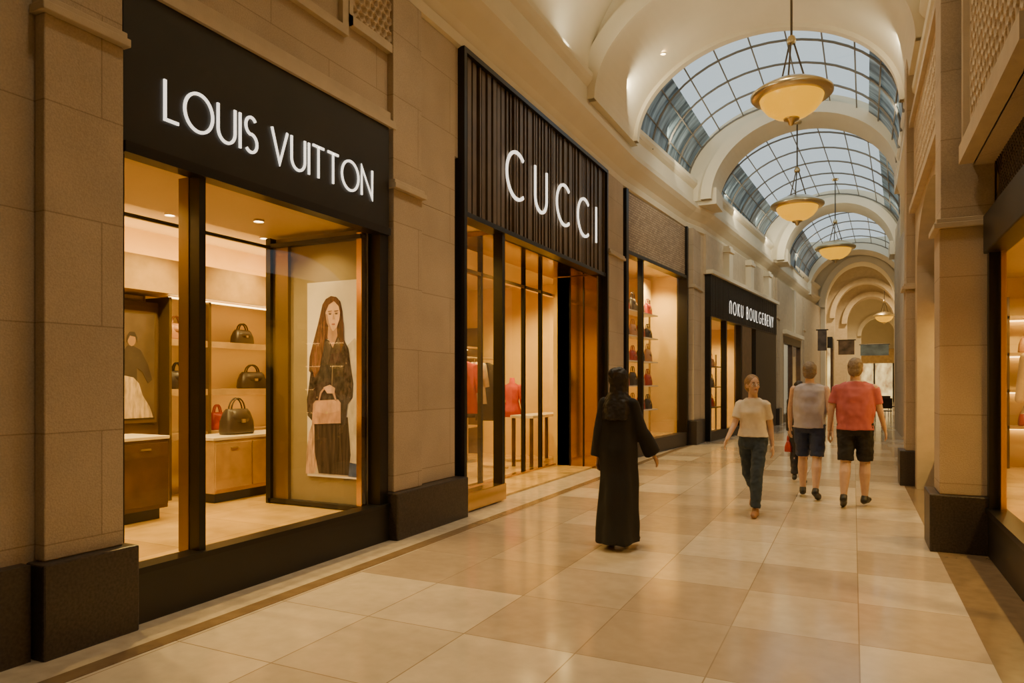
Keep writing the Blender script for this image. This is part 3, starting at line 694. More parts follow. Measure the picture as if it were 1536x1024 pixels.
for i, z in enumerate(ks):
    for j in range(4):
        p = fr @ Vector((-.52, 1.32+.48*j, z+.025)); cn, m = cols[(i*2+j) % 3]
        handbag('%s bag on the %s shelf of the mosaic shopfront window, %s' % (cn, lvl[i], ('far left', 'left of centre', 'right of centre', 'far right')[j]), p, R(90)-ph3, .34, .24+.03*((i+j) % 3), .14, m, 'bags in the mosaic shopfront window')

# ------------------------------------------------------------------ shopfront four (small black sign)
ph4 = math.atan(.84/8.4)
fr4 = Matrix.Translation((-3.4, 18.7, 0)) @ Matrix.Rotation(-ph4, 4, 'Z')
S4 = thing('storefront', 'distant shopfront with black sign of small lit letters over a dark doorway', 'shopfront', (-3.4, 18.7, 0), -ph4)
L(MB().box(-.2, .06, 0, 8.4, 3.27, 4.38), 'sign_panel', M['blackp'], S4)
mb = MB(); y = .1
while y < 8.3: mb.box(.06, .07, y, y+.05, 3.3, 4.35); y += .16
L(mb, 'panel_ribs', M['blackp'], S4)
lettering('POKU BOULGEBENY', S4, .075, 1.8, 7.7, 3.5, .36, .026, .008, M['letter2'], .92)
L(MB().box(-.2, .04, 0, .12, 0, 3.27), 'frame_post', M['black'], S4)
for y in (1.6, 3.3): L(MB().box(-.12, .03, y, y+.1, 0, 3.27), 'mullion', M['black'], S4)
L(pane(MB(), -.05, .1, 3.3, .25, 3.27), 'window_pane', M['glass'], S4); L(MB().box(-.12, .03, .1, 3.3, 0, .25), 'plinth', M['blackp'], S4)
L(MB().box(-.2, .04, 3.4, 4.6, 0, 3.27), 'dark_panel', M['darkwood'], S4); L(MB().box(-.2, .04, 5.2, 8.4, 0, 3.27), 'dark_panel', M['blackp'], S4)
L(MB().box(-.12, -.08, 4.6, 5.2, 0, 3.0), 'bronze_door', M['bronze'], S4)
struct('wall_shop_four', MB().box(-2, -1.9, -.6, 5.5, 0, 3.6).box(-2, -.22, 5.2, 5.3, 0, 3.4).xf(fr4), M['warmwall'])
struct('ceiling_shop_four', MB().box(-2, -.22, 0, 5.5, 3.3, 3.4).xf(fr4), M['ceil'])
su2 = thing('display_shelves', 'shelves of dark goods in the window under the small black sign', 'shelving', fr4 @ Vector((-.7, 1.85, 0)), -ph4)
for z in (.8, 1.4, 2.0): L(MB().box(-.2, .2, -1.35, 1.35, z, z+.03), 'shelf_board', M['darkwood'], su2)
for y in (-1.35, 1.35): L(MB().box(-.02, .02, y-.02, y+.02, 0, 2.4), 'upright', M['darkwood'], su2)
for i, z in enumerate((.8, 1.4, 2.0)):
    for j in range(3):
        cn, m = cols[(i+j) % 3]
        handbag('%s bag on the %s shelf under the small black sign, %s' % (cn, ('lowest', 'middle', 'highest')[i], ('near', 'centre', 'far')[j]), fr4 @ Vector((-.68, .9+.85*j, z+.03)), R(90)-ph4, .4, .26, .15, m, 'bags under the small black sign')

mb = MB()
def wallseg(mb, x0, y0, x1, y1, z0, z1, t=.35):
    d = Vector((x1-x0, y1-y0, 0)).normalized(); nx, ny = -d.y*t, d.x*t
    mb.add([(x0, y0, z0), (x1, y1, z0), (x1+nx, y1+ny, z0), (x0+nx, y0+ny, z0), (x0, y0, z1), (x1, y1, z1), (x1+nx, y1+ny, z1), (x0+nx, y0+ny, z1)],
           [(0, 3, 2, 1), (4, 5, 6, 7), (0, 1, 5, 4), (1, 2, 6, 5), (2, 3, 7, 6), (3, 0, 4, 7)])
wallseg(mb, -3.45, 18.6, -2.62, 27.1, 4.38, 5.42); wallseg(mb, -3.8, 17.4, -3.5, 18.7, 0, 5.42)
wallseg(mb, -2.6, 27.1, -2.45, 29, 0, 5.42); wallseg(mb, -2.45, 29, -2.1, 33.6, 3.4, 5.42); wallseg(mb, -2.1, 33.6, -1.5, 39.3, 0, 5.42)
struct('wall_left_far', mb, M['stone2'])
mb = MB()
for y in (1.6, 4.2, 6.8): mb.box(-.06, .12, y, y+.4, 4.44, 5.38).box(-.06, .16, y-.05, y+.45, 5.2, 5.3)
mb.box(-.06, .14, -.1, 8.5, 4.38, 4.48)
struct('trim_15', mb.xf(fr4), M['cream'])
fr5 = Matrix.Translation((-2.47, 29, 0)) @ Matrix.Rotation(-math.atan(.35/4.6), 4, 'Z')
struct('trim_16', MB().box(0, .16, -.1, 4.7, 3.45, 3.6).box(0, .12, 2.1, 2.5, 3.6, 5.38).xf(fr5), M['cream'])
S5 = thing('storefront', 'small far shopfront with glowing window beyond the small black sign', 'shopfront', (-2.47, 29, 0), -math.atan(.35/4.6))
L(pane(MB(), -.08, 0, 4.6, .3, 3.1), 'window_pane', M['glass'], S5); L(MB().box(-.15, .02, 0, 4.6, 3.1, 3.4), 'header', M['blackp'], S5)
L(MB().box(-.15, .02, 0, 4.6, 0, .3), 'plinth', M['blackp'], S5)
for y in (0, 2.2, 4.45): L(MB().box(-.15, .02, y, y+.15, .3, 3.1), 'frame_post', M['darkwood'], S5)
struct('wall_shop_five', MB().box(-1.4, -1.3, -1, 6, 0, 3.4).xf(fr5), M['warmwall'])

# ------------------------------------------------------------------ right side
mb = MB().box(.95, 1.5, -3.2, 7.4, 3.46, 6.6).box(1.12, 1.5, -3.2, 13.2, 5.3, 6.6)
mb.box(1.1, 1.5, 12.4, 17.45, 0, 6.6)
mb.box(1.25, 1.6, 17.45, 27, 0, 6.6).box(1.75, 2.1, 27, 36, 0, 6.6).box(2.2, 2.5, 36, 39.3, 0, 6.6)
struct('wall_right', mb, M['stone'])
mb = MB(); n = 24; yc, a, zs, b = 9.88, 1.7, 3.1, .85
pts = [(yc-a*math.cos(PI*i/n), zs+b*math.sin(PI*i/n)) for i in range(n+1)]
for (ya, za), (yb, zb) in zip(pts[:-1], pts[1:]):
    mb.add([(.82, ya, za), (.82, yb, zb), (.82, yb, 5.4), (.82, ya, 5.4), (1.1, ya, za), (1.1, yb, zb), (1.1, yb, 5.4), (1.1, ya, 5.4)], [(0, 1, 2, 3), (7, 6, 5, 4), (0, 4, 5, 1)])
mb.box(.82, 1.1, 7.86, yc-a, 0, 5.4).box(.82, 1.1, yc+a, 11.9, 0, 5.4)
struct('wall_right_arch', mb, M['stone2'])
relief('trim_11', lambda u, v, h: (.79-h, 8.1+u, 4.15+v), .022, .05, .17, 3.6, 1.15, M['carve'])
relief('trim_12', lambda u, v, h: (.91-h, 5.0+u, 3.62+v), .013, .045, .125, 2.22, 2.0, M['carve'])
struct('trim_13', MB().box(.84, .96, 4.8, 7.32, 3.46, 3.62).box(.86, .96, 7.22, 7.32, 3.62, 5.7), M['stone2'])
struct('trim_14', MB().box(.74, .84, 7.86, 11.9, 4.03, 4.12).box(.74, .84, 7.86, 11.9, 5.3, 5.4), M['stone2'])
pillar('right side stone pillar nearest the viewer, beside the dark framed window', .7, 7.4, 7.85, 6.4, .52, 2.92, -1, .42)
pillar('second stone pillar on the right side, behind the person in red', .7, 11.95, 12.4, 6.4, .52, 2.92, -1, .42)
def rshop(label, y0, y1):
    t = thing('storefront', label, 'shopfront', (1.1, (y0+y1)/2, 0))
    MB().box(1.06, 1.2, y0, y1, 0, .38).build('plinth', M['blackp'], t, bevel=.008)
    MB().box(1.04, 1.2, y0, y1, .38, .43).build('sill', M['black'], t)
    MB().box(1.03, 1.2, y0, y1, 2.66, 3.0).build('header', M['blackp'], t, bevel=.01)
    lt = MB().box(1.14, 1.2, y0, y1, 3.0, 3.5)
    k = int((y1-y0)/.07)
    for i in range(k):
        yy = y0+i*.07
        if yy+.45 < y1:
            lt.frustum((1.12, yy, 3.02), (1.12, yy+.45, 3.48), .011, .011, 5); lt.frustum((1.12, yy+.45, 3.02), (1.12, yy, 3.48), .011, .011, 5)
    lt.build('lattice_panel', M['lattice'], t)
    for y in (y0, (y0+y1)/2, y1-.09): MB().box(1.06, 1.18, y, y+.09, .43, 2.66).build('frame_post', M['black'], t)
    pane(MB(), 1.12, y0+.09, y1-.09, .43, 2.66).build('window_pane', M['glass'], t)
    MB().box(1.13, 1.17, y1-.2, y1-.09, .43, 2.66).build('bronze_trim', M['bronze'], t)
rshop('dark framed right side shopfront window with woven lattice header, nearest the viewer', 3.2, 7.38)
rshop('right side shopfront glowing inside the stone arch between the two pillars', 7.9, 11.88)
struct('wall_shop_right', MB().box(2.6, 2.7, 3.0, 12.1, 0, 3.7).box(1.2, 2.6, 11.9, 11.98, 0, 3.7).box(1.2, 2.6, 3.1, 3.18, 0, 3.7).box(1.14, 1.2, 7.38, 7.9, 0, 3.7), M['warmwall'])
struct('ceiling_shop_right', MB().box(1.2, 2.6, 3.1, 11.95, 3.0, 3.1), M['ceil'])
struct('floor_shop_right', MB().box(1.21, 2.6, 3.2, 11.9, .01, .36), M['shoptile'])
shr = thing('shelf_unit', 'lit shelves seen through the right side shop window', 'shelving', (1.9, 11.75, .36))
MB().box(1.25, 2.55, 11.86, 11.89, .36, 2.7).build('back_panel', M['shelfback'], shr)
for z in (.9, 1.4, 1.9, 2.4):
    s_ = MB().box(1.25, 2.55, 11.55, 11.86, z, z+.04).build('shelf_board', M['wood'], shr)
    MB().box(1.27, 2.53, 11.8, 11.84, z-.02, z-.003).build('shelf_light', M['strip'], s_)
for x in (1.26, 1.9, 2.54): MB().box(x-.015, x+.015, 11.55, 11.86, .36, 2.7).build('upright', M['darkwood'], shr)
for i, z in enumerate((.94, 1.44, 1.94)):
    for j, x in enumerate((1.55, 2.2)):
        cn, m = cols[(i+j*2) % 3]
        handbag('%s bag on the %s lit shelf in the right side shop, %s' % (cn, ('lowest', 'middle', 'upper')[i], ('near the window', 'away from the window')[j]), (x, 11.68, z), 0, .34, .22, .14, m, 'bags in the right side shop')
mannequin('dress form in a cream jacket inside the right side shop', 1.75, 8.7, M['creamc'], R(180), .36)
mannequin('dress form in a dark jacket inside the right side shop', 2.1, 10.2, M['darkc'], R(180), .36)
struct('wall_back', MB().box(-4.6, 1.6, -3.4, -3.2, 0, 9), M['stone2'])
struct('wall_right_near', MB().box(1.1, 1.5, -3.2, 3.1, 0, 3.72), M['stone'])

# ------------------------------------------------------------------ pendants
def pendant(label, x, y, z, ztop, D=1.2):
    t = thing('pendant_lamp', label, 'pendant lamp', (x, y, z), 0, 'brass bowl pendants down the hall')
    r = D/2; c = (x, y, z)
    MB().lathe([(.03, -.36), (.10, -.345), (.24, -.30), (.36, -.22), (.44, -.12), (.47, -.02), (.47, 0)], c).build('glass_bowl', M['amber'], t, True)
    MB().lathe([(.46, -.03), (r-.03, -.02), (r, .01), (r, .05), (r-.04, .08), (r-.12, .13), (.34, .2), (.12, .26), (.03, .28), (.03, .2)], c).build('metal_rim', M['brass'], t, True)
    MB().lathe([(.001, -.46), (.04, -.44), (.05, -.40), (.11, -.37), (.12, -.345), (.02, -.34)], c, 24).build('finial', M['brass'], t, True)
    for k in range(3):
        a = 2*PI*k/3+.4
        MB().frustum((x+.22*math.cos(a), y+.22*math.sin(a), z+.22), (x+.03*math.cos(a), y+.03*math.sin(a), z+.85), .014, .014, 8).build('stem', M['hanger'], t)
    MB().lathe([(.001, .80), (.06, .81), (.07, .86), (.05, .92), (.001, .95)], c, 20).build('hub', M['brass'], t, True)
    MB().frustum((x, y, z+.9), (x, y, ztop), .018, .018, 8).build('rod', M['hanger'], t)
    MB().lathe([(.001, -.06), (.09, -.05), (.11, 0)], (x, y, ztop), 20).build('ceiling_rose', M['brass'], t, True)
pendant('nearest and largest brass bowl pendant glowing amber', -.86, 11.6, 5.95, ez(-.86, -1.5, 2.24, 6.1, 1.66))
pendant('middle brass bowl pendant hanging under the second arch', -1.2, 17.9, 5.72, ez(-1.2, -1.1, 2.0, 6.0, 1.72))
pendant('third brass bowl pendant along the hall under the skylight', -.52, 24.5, 5.8, ez(-.52, -.87, 2.22, 6.32, 1.72))
pendant('farthest tiny brass bowl pendant beyond the far arch', 1.6, 45.8, 5.4, 8.2)
downlight('tiny downlight in the soffit of the first arch', -3.0, 12.2, ez(-3.0, -1.5, 2.24, 6.1, 1.66)-.02)

# ------------------------------------------------------------------ far end things
def banner(label, x, y, z0, z1, w, m):
    t = thing('hanging_banner', label, 'banner', (x, y, z0))
    MB().box(x-w/2, x+w/2, y-.02, y+.02, z0, z1).build('cloth', m, t)
    MB().tube([(x-w/2-.05, y, z1), (x+w/2+.05, y, z1)], .03).build('rod', M['black'], t)
dkb = mat('dark_blue_banner', (.08, .12, .16), .6, var=.6, vs=1.5)
dkn = mat('dark_brown_banner', (.10, .07, .05), .6, var=.6, vs=2.5)
banner('dark banner hanging by the farthest pillar before the far arch', -1.35, 36.8, 3.1, 4.1, .4, dkn)
banner('brown banner hanging inside the far arch', -.35, 42.5, 3.1, 3.9, .8, dkn)
banner('dark blue banner hanging beyond the inner arch', 1.2, 50, 3.3, 4.0, 1.6, dkb)
litm = lambda n, e: mat(n, (.8, .5, .2), .5, em=(1, .52, .16), es=e, var=.6, vs=1.2, st=(2.2, 1.2, 1.2))
SE = thing('storefront', 'glowing shopfront at the very end of the hall', 'shopfront', (1, 65.6, 0))
MB().box(-1.5, 3, 65.5, 65.9, 3.2, 4.4).build('header', M['wood'], SE)
MB().box(-1.5, 3, 65.6, 65.8, 0, 3.2).build('lit_window', litm('lit_far', 1.2), SE)
for x in (-1.5, 0, 1.5, 2.9): MB().box(x, x+.12, 65.45, 65.6, 0, 3.2).build('frame_post', M['black'], SE)
SF = thing('storefront', 'glowing side shopfront just inside the far arch', 'shopfront', (-1.3, 42, 0))
MB().box(-1.25, -1.1, 40.8, 43.3, .3, 3.4).build('lit_window', litm('lit_far2', 1.3), SF)
MB().box(-1.25, -1.0, 40.8, 43.3, 3.4, 4.0).build('header', M['blackp'], SF)
for y in (40.8, 42, 43.1): MB().box(-1.1, -1.0, y, y+.12, 0, 3.4).build('frame_post', M['darkwood'], SF)
def cafe_chair(label, x, y, rz):
    t = thing('cafe_chair', label, 'chair', (x, y, 0), rz, 'dark chairs beyond the far arch')
    L(MB().box(-.22, .22, -.22, .22, .43, .47), 'seat', M['leather'], t); L(MB().box(-.22, .22, -.24, -.2, .55, .95), 'backrest', M['leather'], t)
    for sx in (-.2, .2):
        for sy in (-.2, .2): L(MB().frustum((sx, sy, 0), (sx, sy, .45 if sy > 0 else .6), .015, .015, 6), 'leg', M['black'], t)
cafe_chair('dark chair on the right before the far arch, nearest the viewer', 1.05, 31, R(30)); cafe_chair('dark chair standing beyond the nearer dark chair', 1.5, 37, R(-40))

# ------------------------------------------------------------------ people
def remeshed(name, mb, m, parent, vox, it=3, s=1, dz=0):
    me = bpy.data.meshes.new('tmp'); me.from_pydata([((v.x)*s, v.y*s, (v.z+dz)*s) for v in mb.v], [], mb.f)
    ob = bpy.data.objects.new('tmp', me); COL.objects.link(ob)
    r = ob.modifiers.new('r', 'REMESH'); r.mode = 'VOXEL'; r.voxel_size = vox; r.use_smooth_shade = True
    sm = ob.modifiers.new('s', 'SMOOTH'); sm.factor = .5; sm.iterations = it
    dg = bpy.context.evaluated_depsgraph_get(); m2 = bpy.data.meshes.new_from_object(ob.evaluated_get(dg))
    bpy.data.objects.remove(ob); m2.materials.clear(); m2.materials.append(m); m2.name = name
    m2.polygons.foreach_set('use_smooth', [True]*len(m2.polygons))
    o = bpy.data.objects.new(name, m2); COL.objects.link(o); o.parent = parent; return o
def wrinkle(o, amp, sc, zs=1.0):
    me = o.data
    no = [v.normal.copy() for v in me.vertices]
    for v, q in zip(me.vertices, no):
        c = v.co; k = noise.noise(Vector((c.x*sc, c.y*sc, c.z*sc*zs)))+.5*noise.noise(Vector((c.x*sc*2.1+5, c.y*sc*2.1, c.z*sc*zs*2.1)))
        v.co = c+q*amp*k
    me.update()

def person(label, loc, rz, H, legs, arms, hyaw, hpitch, female, skin, hair, haircol, top, bottom, shoe, girth=1):
    t = thing('person', label, 'person', loc, rz)
    s = H/1.7; V = Vector
    msk = mat('skin', skin, .55, var=.06, vs=20); shw = (.15 if female else .175)*girth; hw = .085*girth
    body = MB(); foot_pts = []
    LG = []
    for sd, (th, shn, fp) in zip((-1, 1), legs):
        hip = V((sd*hw, 0, .90)); kn = hip+.43*V((0, math.sin(R(th)), -math.cos(R(th)))); an = kn+.41*V((0, math.sin(R(shn)), -math.cos(R(shn))))
        f = V((sd*.12, math.cos(R(fp)), -math.sin(R(fp)))).normalized(); up = V((0, math.sin(R(fp)), math.cos(R(fp))))
        heel = an-f*.035-up*.045; ball = an+f*.12-up*.055; toe = an+f*.18-up*.06
        LG.append((hip, kn, an, heel, ball, toe, up, f, sd))
        foot_pts += [heel-up*.035, ball-up*.028, toe-up*.022]
    dz = -min(p.z for p in foot_pts)
    g1 = girth
    for hip, kn, an, heel, ball, toe, up, f, sd in LG:
        body.cap(hip, kn, .08*g1, .053*g1); mid = kn+(an-kn)*.32+V((0, -.012, 0)); body.cap(kn, mid, .05*g1, .056*g1); body.cap(mid, an, .056*g1, .034)
        body.cap(heel, ball, .033, .026, sx=1.15); body.cap(ball, toe, .027, .02, sx=1.4); body.cap(an, heel, .034, .033)
    if female: tr = [(0, 0, .84, .13, .10), (0, -.01, .93, .165, .118), (0, 0, 1.05, .125, .092), (0, .005, 1.13, .122, .092), (0, .015, 1.25, .14, .112), (0, 0, 1.33, .148, .092), (0, 0, 1.385, .13, .075), (0, 0, 1.425, .065, .058)]
    else: tr = [(0, 0, .84, .14, .10), (0, -.005, .93, .16, .115), (0, .01, 1.05, .155, .118), (0, .01, 1.15, .16, .118), (0, .005, 1.26, .172, .118), (0, 0, 1.345, .175, .1), (0, 0, 1.395, .15, .082), (0, 0, 1.435, .075, .065)]
    tr = [(a, b, c, rx*g1, ry*g1) for a, b, c, rx, ry in tr]
    body.loft(tr)
    body.cap((0, -.01, 1.40), (0, .0, 1.52), .058, .052)
    HM = Matrix.Translation((0, .01, 1.585)) @ Matrix.Rotation(R(hyaw), 4, 'Z') @ Matrix.Rotation(R(hpitch), 4, 'X')
    body.ellip((0, -.005, .02), (.074, .092, .098), HM); body.ellip((0, .025, -.045), (.055, .062, .07), HM)
    for sx in (-1, 1): body.ellip((sx*.074, -.005, -.01), (.012, .022, .032), HM); body.ellip((sx*.032, .07, -.025), (.022, .016, .02), HM)
    body.cap(HM @ V((0, .086, .012)), HM @ V((0, .104, -.022)), .008, .013, 8)
    body.ellip((0, .082, -.088), (.022, .016, .018), HM)
    AR = []
    for sd, (pt, out, bend, fo) in zip((-1, 1), arms):
        sh_ = V((sd*shw, 0, 1.355))
        def dr(p, o): return V((sd*math.sin(R(o)), math.sin(R(p))*math.cos(R(o)), -math.cos(R(p))*math.cos(R(o))))
        el = sh_+.275*dr(pt, out); d2 = dr(pt+bend, fo); wr = el+.245*d2
        AR.append((sh_, el, wr, sd))
        body.cap(sh_, el, .048, .038); body.cap(el, wr, .038, .025)
        sp = V((0, 1, 0)); sp = (sp-d2*sp.dot(d2)).normalized(); nn = V((-sd, 0, 0)); nn = (nn-d2*nn.dot(d2)-sp*nn.dot(sp)).normalized()
        for q in (-.026, -.009, .009, .026): body.cap(wr, wr+d2*.085+sp*q, .016, .013, 8)
        for q, ln in zip((-.034, -.0115, .0115, .034), (.056, .07, .078, .068)):
            a0 = wr+d2*.085+sp*q; a1 = a0+(d2+sp*q*2+nn*.15).normalized()*ln*.5; a2 = a1+(d2+nn*.7).normalized()*ln*.5
            body.cap(a0, a1, .0095, .009, 8); body.cap(a1, a2, .009, .0075, 8)
        b0 = wr+d2*.025+sp*.02; b1 = b0+(d2*.6+sp*.8+nn*.2).normalized()*.045; b2 = b1+(d2+sp*.25+nn*.2).normalized()*.032
        body.cap(b0, b1, .012, .010, 8); body.cap(b1, b2, .010, .008, 8)
    remeshed('body', body, msk, t, .0065, 2, s, dz)
    ey = MB(); ir = MB()
    for sx in (-1, 1): ey.ellip((sx*.03, .079, .004), (.014, .008, .008), HM, 12, 8); ir.ellip((sx*.03, .0845, .004), (.0065, .005, .0065), HM, 10, 6)
    def sc(mb):
        for v in mb.v: v.z += dz; v *= s
        return mb
    L(sc(ey), 'eyes', mat('eye_white', (.8, .78, .72), .3), t, smooth=True); L(sc(ir), 'irises', mat('iris', (.03, .02, .015), .3), t, smooth=True)
    br = MB()
    for sx in (-1, 1): br.cap(HM @ V((sx*.018, .086, .024)), HM @ V((sx*.044, .077, .024)), .004, .003, 6)
    L(sc(br), 'eyebrows', mat('brow', [c*.5 for c in haircol], .8), t, smooth=True)
    L(sc(MB().ellip((0, .084, -.058), (.022, .009, .007), HM, 12, 6)), 'lips', mat('lips', (.42, .14, .11), .5), t, smooth=True)
    hm = mat('hair', haircol, .6, var=.2, vs=60); hb = MB()
    if hair == 'scarf':
        hb.ellip((0, -.012, .02), (.096, .108, .112), HM); hb.ellip((0, .0, -.07), (.08, .08, .075), HM); hb.cap(HM @ V((0, -.07, .07)), HM @ V((0, -.11, .06)), .058, .046)
        hb.loft([(0, -.02, 1.20, .15, .14), (0, -.015, 1.32, .158, .128), (0, -.012, 1.39, .14, .112), (0, -.01, 1.44, .105, .096), (0, -.01, 1.48, .088, .088), (0, -.005, 1.52, .085, .088), (0, 0, 1.56, .085, .09)], 32, .10, 6)
    else:
        hb.ellip((0, -.022, .034), (.086, .100, .100), HM); hb.ellip((0, -.044, -.020), (.080, .070, .080), HM)
        if hair == 'tied':
            hb.ellip((0, -.112, .015), (.036, .036, .04), HM)
        if hair == 'long': hb.cap(HM @ V((0, -.05, -.02)), V((0, -.10, 1.36)), .075, .06, sx=1.1); hb.cap(V((0, -.10, 1.36)), V((0, -.12, 1.25)), .06, .04, sx=1.3)
    ho = remeshed('scarf' if hair == 'scarf' else 'hair', hb, hm, t, .008, 3, s, dz); wrinkle(ho, .007, 26)
    kind, tcol, sl = top; mt = mat('top_cloth', tcol, .85, var=.03, vs=30)
    if kind == 'robe':
        rb = MB()
        rb.loft([(.01, -.03, .065-dz, .205, .235), (.01, -.02, .25-dz, .198, .215), (.005, -.01, .45, .190, .185), (0, 0, .7, .186, .16), (0, -.01, .92, .190, .15), (0, 0, 1.08, .172, .130), (0, .01, 1.25, .172, .132), (0, 0, 1.34, .165, .112), (0, 0, 1.39, .14, .10), (0, 0, 1.43, .09, .08)], 72, .07, 7)
        for sh_, el, wr, sd in AR: rb.cap(sh_, el, .064, .062); rb.frustum(el, wr+(wr-el)*.02, .060, .074, 14, True, 1, True)
        ro = remeshed('robe', rb, mt, t, .010, 3, s, dz); wrinkle(ro, .015, 7, .35)
    else:
        tp = MB(); e = .013
        rg = [(cx, cy, z, rx+e, ry+e) for cx, cy, z, rx, ry in tr]; z0 = .86 if kind == 'tee' else .95
        rg = [(0, 0, z0, rg[1][3]+.01, rg[1][4]+.01)]+[q for q in rg[1:] if q[2] > z0+.03]
        rg = [(a, b, c, rx+(.022 if 1.0 < c < 1.2 else 0), ry+(.016 if 1.0 < c < 1.2 else 0)) for a, b, c, rx, ry in rg]
        tp.loft(rg, 32, .02, 6)
        for sh_, el, wr, sd in AR:
            if sl != 'none': tp.ellip(tuple(sh_+V((-sd*.012, 0, -.008))), (.060, .060, .055))
            if sl == 'short': tp.frustum(sh_, sh_+(el-sh_)*.72, .058, .060, 14)
            elif sl == 'long': tp.cap(sh_, el, .057, .048); tp.frustum(el, wr, .048, .038, 14)
        so = remeshed('shirt', tp, mt, t, .009, 3, s, dz); wrinkle(so, .011, 9, .8)
        kind2, bcol = bottom; mbt = mat('bottom_cloth', bcol, .85, var=.1, vs=20)
        bt = MB(); bt.loft([(0, 0, .80, .135*g1, .105*g1), (0, -.005, .86, tr[1][3]+.008, tr[1][4]+.006), (0, 0, .98, tr[1][3]+.004, tr[1][4]+.002)], 24)
        for hip, kn, an, heel, ball, toe, up, f, sd in LG:
            if kind2 == 'shorts': bt.frustum(hip, hip+(kn-hip)*.95, .094*g1, .078*g1, 16, True, 1, True)
            else: bt.frustum(hip, kn, .096, .072, 16, True, 1, True); bt.cap(kn, kn+(an-kn)*.35, .072, .070); bt.frustum(kn+(an-kn)*.35, kn+(an-kn)*.95, .070, .058, 16)
        bo_ = remeshed('shorts' if kind2 == 'shorts' else 'trousers', bt, mbt, t, .009, 3, s, dz); wrinkle(bo_, .010, 14, 1.2)
    if shoe:
        ms = mat('shoe_leather', shoe, .5)
        for hip, kn, an, heel, ball, toe, up, f, sd in LG:
            sh2 = MB(); sh2.cap(heel, ball, .040, .035, sx=1.1); sh2.cap(ball, toe, .034, .026, sx=1.4); sh2.cap(an-up*.005, heel, .042, .040)
            for v in sh2.v:
                if v.z < -dz+.001: v.z = -dz+.001
            remeshed('shoe', sh2, ms, t, .008, 2, s, dz)
    return t, AR, s, dz

LIGHT = (.56, .37, .27)
person('person in long black robe and black headscarf walking away, right arm slightly out', (-1.96, 6.28, 0), R(-6), 1.61, [(-3, -9, 12), (5, 1, -1)], [(-8, 8, 10, 4), (8, 13, 16, 20)], -12, 0, True, (.42, .25, .16), 'scarf', (.012, .010, .010), ('robe', (.010, .009, .009), 'long'), None, (.05, .03, .022))
person('person in white top and blue jeans with tied fair hair, head turned, walking closer', (-1.06, 8.62, 0), R(172), 1.62, [(20, 8, -4), (-14, -52, 48)], [(-16, 8, 14, 5), (20, 10, 26, 8)], 42, 2, True, LIGHT, 'tied', (.26, .16, .08), ('top', (.68, .62, .53), 'short'), ('jeans', (.03, .05, .085)), (.25, .12, .06))
person('person in lavender grey sleeveless top and navy shorts walking away beside the person in red', (-.52, 10.07, 0), R(-4), 1.74, [(10, 0, 0), (-8, -20, 22)], [(8, 10, 12, 4), (-10, 10, 10, 6)], 0, 0, False, LIGHT, 'short', (.21, .17, .13), ('tee', (.40, .39, .48), 'none'), ('shorts', (.025, .038, .10)), (.02, .02, .022), 1.1)
person('person in red T-shirt and black knee shorts walking away, nearest the right pillars', (.02, 9.60, 0), R(-8), 1.76, [(-6, -20, 24), (8, -2, 0)], [(-8, 12, 12, 6), (10, 12, 14, 9)], 4, 0, False, LIGHT, 'short', (.24, .19, .14), ('tee', (.48, .12, .13), 'short'), ('shorts', (.015, .015, .018)), (.02, .02, .02), 1.14)
pt5 = person('person with long dark hair in dark clothes, half hidden behind the person in grey', (-.75, 11.6, 0), R(-5), 1.5, [(8, 0, 0), (-8, -18, 20)], [(0, 5, 10, 1), (-4, 8, 10, 4)], 0, 0, True, LIGHT, 'long', (.02, .014, .01), ('top', (.03, .025, .025), 'long'), ('jeans', (.03, .03, .04)), (.02, .02, .02))
_, AR5, s5, dz5 = pt5
w = (AR5[0][2]+Vector((0, .0, -.10+dz5)))*s5
mw = Matrix.Translation((-.75, 11.6, 0)) @ Matrix.Rotation(R(-5), 4, 'Z')
handbag('small red bag hanging from the hand of the dark haired person', mw @ Vector((w.x, w.y, w.z-.235)), R(85), .2, .17, .1, M['redl'], None)

# ------------------------------------------------------------------ lights
def spot(x, y, z, tx, ty, tz, e, col, ang=90, r=.06, blend=.8):
    l = bpy.data.lights.new('spot', 'SPOT'); l.energy = e; l.color = col; l.spot_size = R(ang); l.spot_blend = blend; l.shadow_soft_size = r
    o = bpy.data.objects.new('spot_light', l); COL.objects.link(o); o.location = (x, y, z)
    o.rotation_euler = (Vector((tx, ty, tz))-Vector((x, y, z))).to_track_quat('-Z', 'Y').to_euler()
def area(x, y, z, tx, ty, tz, sx, sy, e, col):
    l = bpy.data.lights.new('area', 'AREA'); l.shape = 'RECTANGLE'; l.size = sx; l.size_y = sy; l.energy = e; l.color = col
    o = bpy.data.objects.new('area_light', l); COL.objects.link(o); o.location = (x, y, z)
    o.rotation_euler = (Vector((tx, ty, tz))-Vector((x, y, z))).to_track_quat('-Z', 'Y').to_euler()
WARM = (1, .64, .18); WC = (1, .82, .55); UC = (1, .88, .62)
for y, e in ((0, 22), (4.5, 42), (9, 70)): area(-3.95, y+.5, 6.58, -2.4, y+.5, 9, .2, 4, e, UC)
for y, e in ((0, 10), (4.5, 20), (9, 38)): area(.98, y+.5, 6.58, -.6, y+.5, 9, .2, 4, e, UC)
for y, x0, x1, e in ((12, -3.55, .55, 28), (15.3, -3.5, .6, 32), (20.5, -3.2, .85, 32), (25, -2.8, .95, 32), (31, -2.1, 1.5, 36)):  # extra uplights added to brighten the dark arch soffits
    area(x0+.1, y, 6.56, x0+1.6, y+1.8, 8.5, .15, 1.6, e, UC); area(x1, y, 6.56, x1-1.6, y+1.8, 8.5, .15, 1.6, e*.6, UC)
for y, e in ((-1, 110), (2.5, 280), (6, 540), (9.5, 640)): spot(-1.3, y, 8.5, -1.3, y, 0, e, WC, 88, .25)
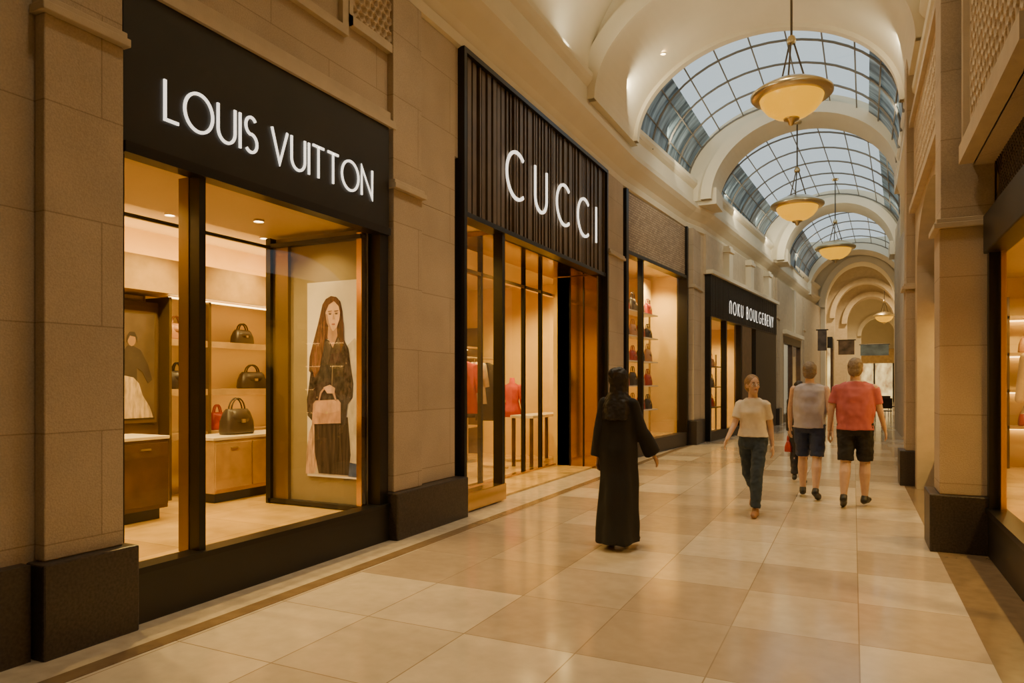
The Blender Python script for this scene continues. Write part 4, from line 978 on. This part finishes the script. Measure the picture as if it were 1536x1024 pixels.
for y in (15.3, 22, 31, 38): spot(-1.0+(y-15)*.05, y, 7.6, -1.0+(y-15)*.05, y, 0, 340, WC, 90, .2)
for y, x in ((15, -1.2), (21, -.9), (26, -.6), (33, 0)): spot(x+.3, y-1, 7.4, x-2.6, y+1.5, 4.2, 260, UC, 80, .2)  # added wall washers, only there to lift the dark far left wall
for x, y, z, e in ((-4.75, 4.2, 2.98, 60), (-4.75, 3.2, 2.98, 60), (-4.7, 5.0, 2.98, 25), (-5.8, 3.4, 3.1, 90), (-5.8, 4.7, 3.1, 90), (-5.9, 5.9, 3.1, 70)):
    spot(x, y, z, x, y, 0, e*2.1, WARM, 140, .04)
for x, y, e in ((-4.8, 7.6, 80), (-6, 8.4, 120), (-6, 10, 140), (-6, 11.8, 140), (-5.2, 12.4, 90), (-4.5, 9.8, 50), (-4.5, 11.3, 40)):
    spot(x, y, 3.42, x, y, 0, e*1.9, WARM, 150, .05)
for yy in (.7, 2.0, 3.3):
    p = fr @ Vector((-.5, yy, 4.1)); spot(p.x, p.y, p.z, p.x-.4, p.y, 0, 300, WARM, 140, .05)
for yy in (.8, 2.4, 4.2):
    p = fr4 @ Vector((-1.0, yy, 3.2)); spot(p.x, p.y, p.z, p.x-.1, p.y, 0, 260, WARM, 150, .05)
spot(-2.9, 31.3, 3.2, -2.9, 31.3, 0, 200, WARM, 150, .05)
for y in (5, 6.8, 8.8, 10.8): spot(1.9, y, 2.95, 1.9, y, 0, 190, WARM, 150, .05)
for x, y in ((.6, 42), (1, 46), (1.2, 52), (1.4, 60)): spot(x, y, 7.6, x, y, 0, 1000, (1, .72, .38), 140, .2)

W = bpy.data.worlds.new('World'); bpy.context.scene.world = W; W.use_nodes = True
bg = W.node_tree.nodes['Background']; bg.inputs[0].default_value = (.72, .83, .86, 1); bg.inputs[1].default_value = 1.0

cam = bpy.data.cameras.new('Camera'); co = bpy.data.objects.new('Camera', cam); COL.objects.link(co)
co.location = (0, 0, 1.52); co.rotation_euler = (R(90), 0, R(26)); cam.sensor_width = 36; cam.lens = 36*1050/1536; cam.shift_y = 63/1536
cam.clip_start = .05; cam.clip_end = 300
bpy.context.scene.camera = co
